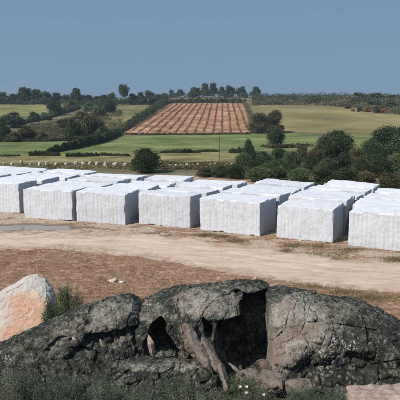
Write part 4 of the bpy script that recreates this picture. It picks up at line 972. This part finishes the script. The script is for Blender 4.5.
def shrub(name, label, px, d, ytop, wpx, depth, n, leaf, mk, seed, twigs=40, up=0.6, asp=0.3, fine=0.10):
    if mk == 'leafs': n = int(n * 1.5); leaf *= 0.8
    """Twiggy shrub: stems fan out from the foot, small narrow leaves cluster along them."""
    rng = np.random.default_rng(seed); z0 = float(terrain(xpix(px, d, 2), d)); x0 = xpix(px, d, z0 + .5); h = zpix(ytop, d) - z0; w = wpx / F * d
    parts = []; P_ = []; T = []
    for i in range(twigs):
        a = rng.uniform(0, 2 * math.pi); r = math.sqrt(rng.uniform(0, 1)); hh = h * (1 - 0.6 * r * r) * rng.uniform(0.75, 1.03)
        foot = np.array([0.35 * r * math.cos(a) * w / 2, 0.35 * r * math.sin(a) * depth / 2, -0.05]); tip = np.array([r * math.cos(a) * w / 2, r * math.sin(a) * depth / 2, hh])
        midp = (foot + tip) / 2 + rng.normal(0, 0.05, 3)
        parts.append(tube([tuple(foot), tuple(midp), tuple(tip)], [0.010, 0.006, 0.002], 4))
        m = n // twigs; t = rng.uniform(0.25, 1, m) ** 0.7
        b = (1 - t)[:, None] ** 2 * foot + (2 * t * (1 - t))[:, None] * midp + (t ** 2)[:, None] * tip
        sub = rng.normal(0, 1, (m // 16 + 1, 3)) * fine * np.array([1, 1, .8]); kk = rng.integers(0, len(sub), m)
        P_.append(b + sub[kk] * rng.uniform(0.2, 1, m)[:, None] + rng.normal(0, fine * 0.18, (m, 3))); T.append(np.full(m, rng.random()) * 0.6 + rng.random(m) * 0.4)
    p = np.concatenate(P_); p[:, 2] = np.maximum(p[:, 2], 0.0); v, f = quads(p, leaf, asp, up, rng)
    e = bpy.data.objects.new(name, None); COL.objects.link(e); e.location = (x0, d, z0); e['label'] = label; e['category'] = 'shrub'
    link('foliage', mesh_np('foliage', v, f, M[mk], False, dict(tint=('FACE', np.concatenate(T)))), parent=e)
    sv, sf = join(parts); link('stem', mesh_np('stem', sv, sf, M['bark'], True), parent=e)
shrub('broom_shrub', 'green wiry shrub growing behind the left boulder beside the white boulder', 69, 9.7, 281, 44, 0.7, 24000, 0.032, 'leafb', 1, 90, 0.9, 0.22, 0.06)
shrub('broom_shrub', 'low green tuft shrub leaning over the orange face of the white boulder', 50, 9.05, 294, 22, 0.35, 8000, 0.03, 'leafb', 2, 36, 0.8, 0.25, 0.05)
shrub('broom_shrub', 'small dark shrub behind the crest of the right boulder', 352, 9.6, 289, 26, 0.5, 5000, 0.03, 'leafb', 3, 26, 0.8, 0.25, 0.05)
shrub('heather_shrub', 'grey-green shrub filling the bottom left corner', 18, 6.55, 366, 66, 0.8, 22000, 0.022, 'leafs', 4, 60, 0.5, 0.3, 0.07)
shrub('heather_shrub', 'grey-green shrub in front of the outcrop, second from the left corner', 62, 6.55, 371, 58, 0.8, 20000, 0.022, 'leafs', 5, 56, 0.5, 0.3, 0.07)
shrub('heather_shrub', 'low greenish shrub below the rubbly rock ledge', 103, 6.6, 379, 50, 0.7, 16000, 0.022, 'leafs', 6, 48, 0.5, 0.3, 0.07)
shrub('heather_shrub', 'low shrub below the right end of the rubbly ledge', 178, 6.75, 377, 52, 0.6, 15000, 0.022, 'leafs', 7, 46, 0.5, 0.3, 0.07)
shrub('heather_shrub', 'dark low shrub at the bottom edge left of the rock foot', 142, 6.5, 385, 46, 0.6, 13000, 0.022, 'leafs', 8, 40, 0.5, 0.3, 0.07)
shrub('heather_shrub', 'low shrub below the right boulder beside the rounded pinkish rock', 306, 6.6, 386, 46, 0.6, 15000, 0.022, 'leafs', 9, 44, 0.5, 0.3, 0.07)
shrub('heather_shrub', 'low dark shrub at the bottom edge around the white flowers', 256, 6.7, 389, 52, 0.5, 12000, 0.02, 'leafs', 10, 40, 0.5, 0.3, 0.06)

shrub('heather_shrub', 'low grey-green shrub at the bottom edge left of the pinkish corner slab', 334, 6.6, 386, 44, 0.6, 12000, 0.022, 'leafs', 11, 40, 0.5, 0.3, 0.06)
shrub('heather_shrub', 'small dark shrub under the crevice between middle and right boulders', 243, 6.95, 371, 40, 0.5, 12000, 0.02, 'leafb', 12, 30, 0.5, 0.3, 0.06)
shrub('heather_shrub', 'small shrub at the bottom edge between the rock foot and the ledge', 208, 6.6, 384, 40, 0.5, 11000, 0.02, 'leafs', 13, 36, 0.5, 0.3, 0.06)
# white flowers
fl = [(240, 386, 'leftmost of the white flowers beside the rock foot'), (246.5, 386, 'white flower right of the leftmost one beside the rock foot'), (246, 392, 'lowest white flower beside the rock foot'), (263.5, 394, 'white flower alone at the bottom edge below the rounded rock')]
for i, (px, py, lab) in enumerate(fl):
    d = 6.45; z = zpix(py, d); x = xpix(px, d, z); z0 = float(terrain(x, d))
    e = bpy.data.objects.new('flower', None); COL.objects.link(e); e.location = (x, d, z0); e['label'] = lab; e['category'] = 'flower'; e['group'] = 'white flowers at the foot of the outcrop'
    pr = []
    for k in range(7):
        a = k * 2 * math.pi / 7; c, s = math.cos(a), math.sin(a); R_ = 0.024
        v = np.array([(0, 0, 0), (c * R_ * .6 - s * R_ * .35, -0.004, s * R_ * .6 + c * R_ * .35), (c * R_, -0.008, s * R_), (c * R_ * .6 + s * R_ * .35, -0.004, s * R_ * .6 - c * R_ * .35)])
        pr.append((v + np.array([0, 0, z - z0]), np.array([[0, 1, 2, 3]])))
    v, f = join(pr); link('petals', mesh_np('petals', v, f, M['petal']), parent=e)
    v, f = tube([(0.02, 0.02, 0), (0, 0.01, (z - z0) * .5), (0, 0.003, z - z0)], [0.004, 0.003, 0.002], 5); link('stem', mesh_np('stem', v, f, M['stem']), parent=e)

# ------------------------------------------------------------------ thin summer air over the whole place
hv = np.array([(x, y, z) for x in (-420, 420) for y in (-60, 640) for z in (-3, 26)], float)
hf = np.array([(0, 1, 3, 2), (4, 6, 7, 5), (0, 4, 5, 1), (2, 3, 7, 6), (0, 2, 6, 4), (1, 5, 7, 3)])
hm = bpy.data.materials.new('haze_air'); hm.use_nodes = True; ht = hm.node_tree; ht.nodes.clear()
ho = N(ht, 'ShaderNodeOutputMaterial'); vo = N(ht, 'ShaderNodeVolumePrincipled')
vo.inputs['Color'].default_value = (0.66, 0.82, 1.0, 1); vo.inputs['Density'].default_value = 0.00045; vo.inputs['Anisotropy'].default_value = 0.2
ht.links.new(vo.outputs[0], ho.inputs['Volume'])
link('haze', mesh_np('haze', hv, hf, hm), kind='stuff')
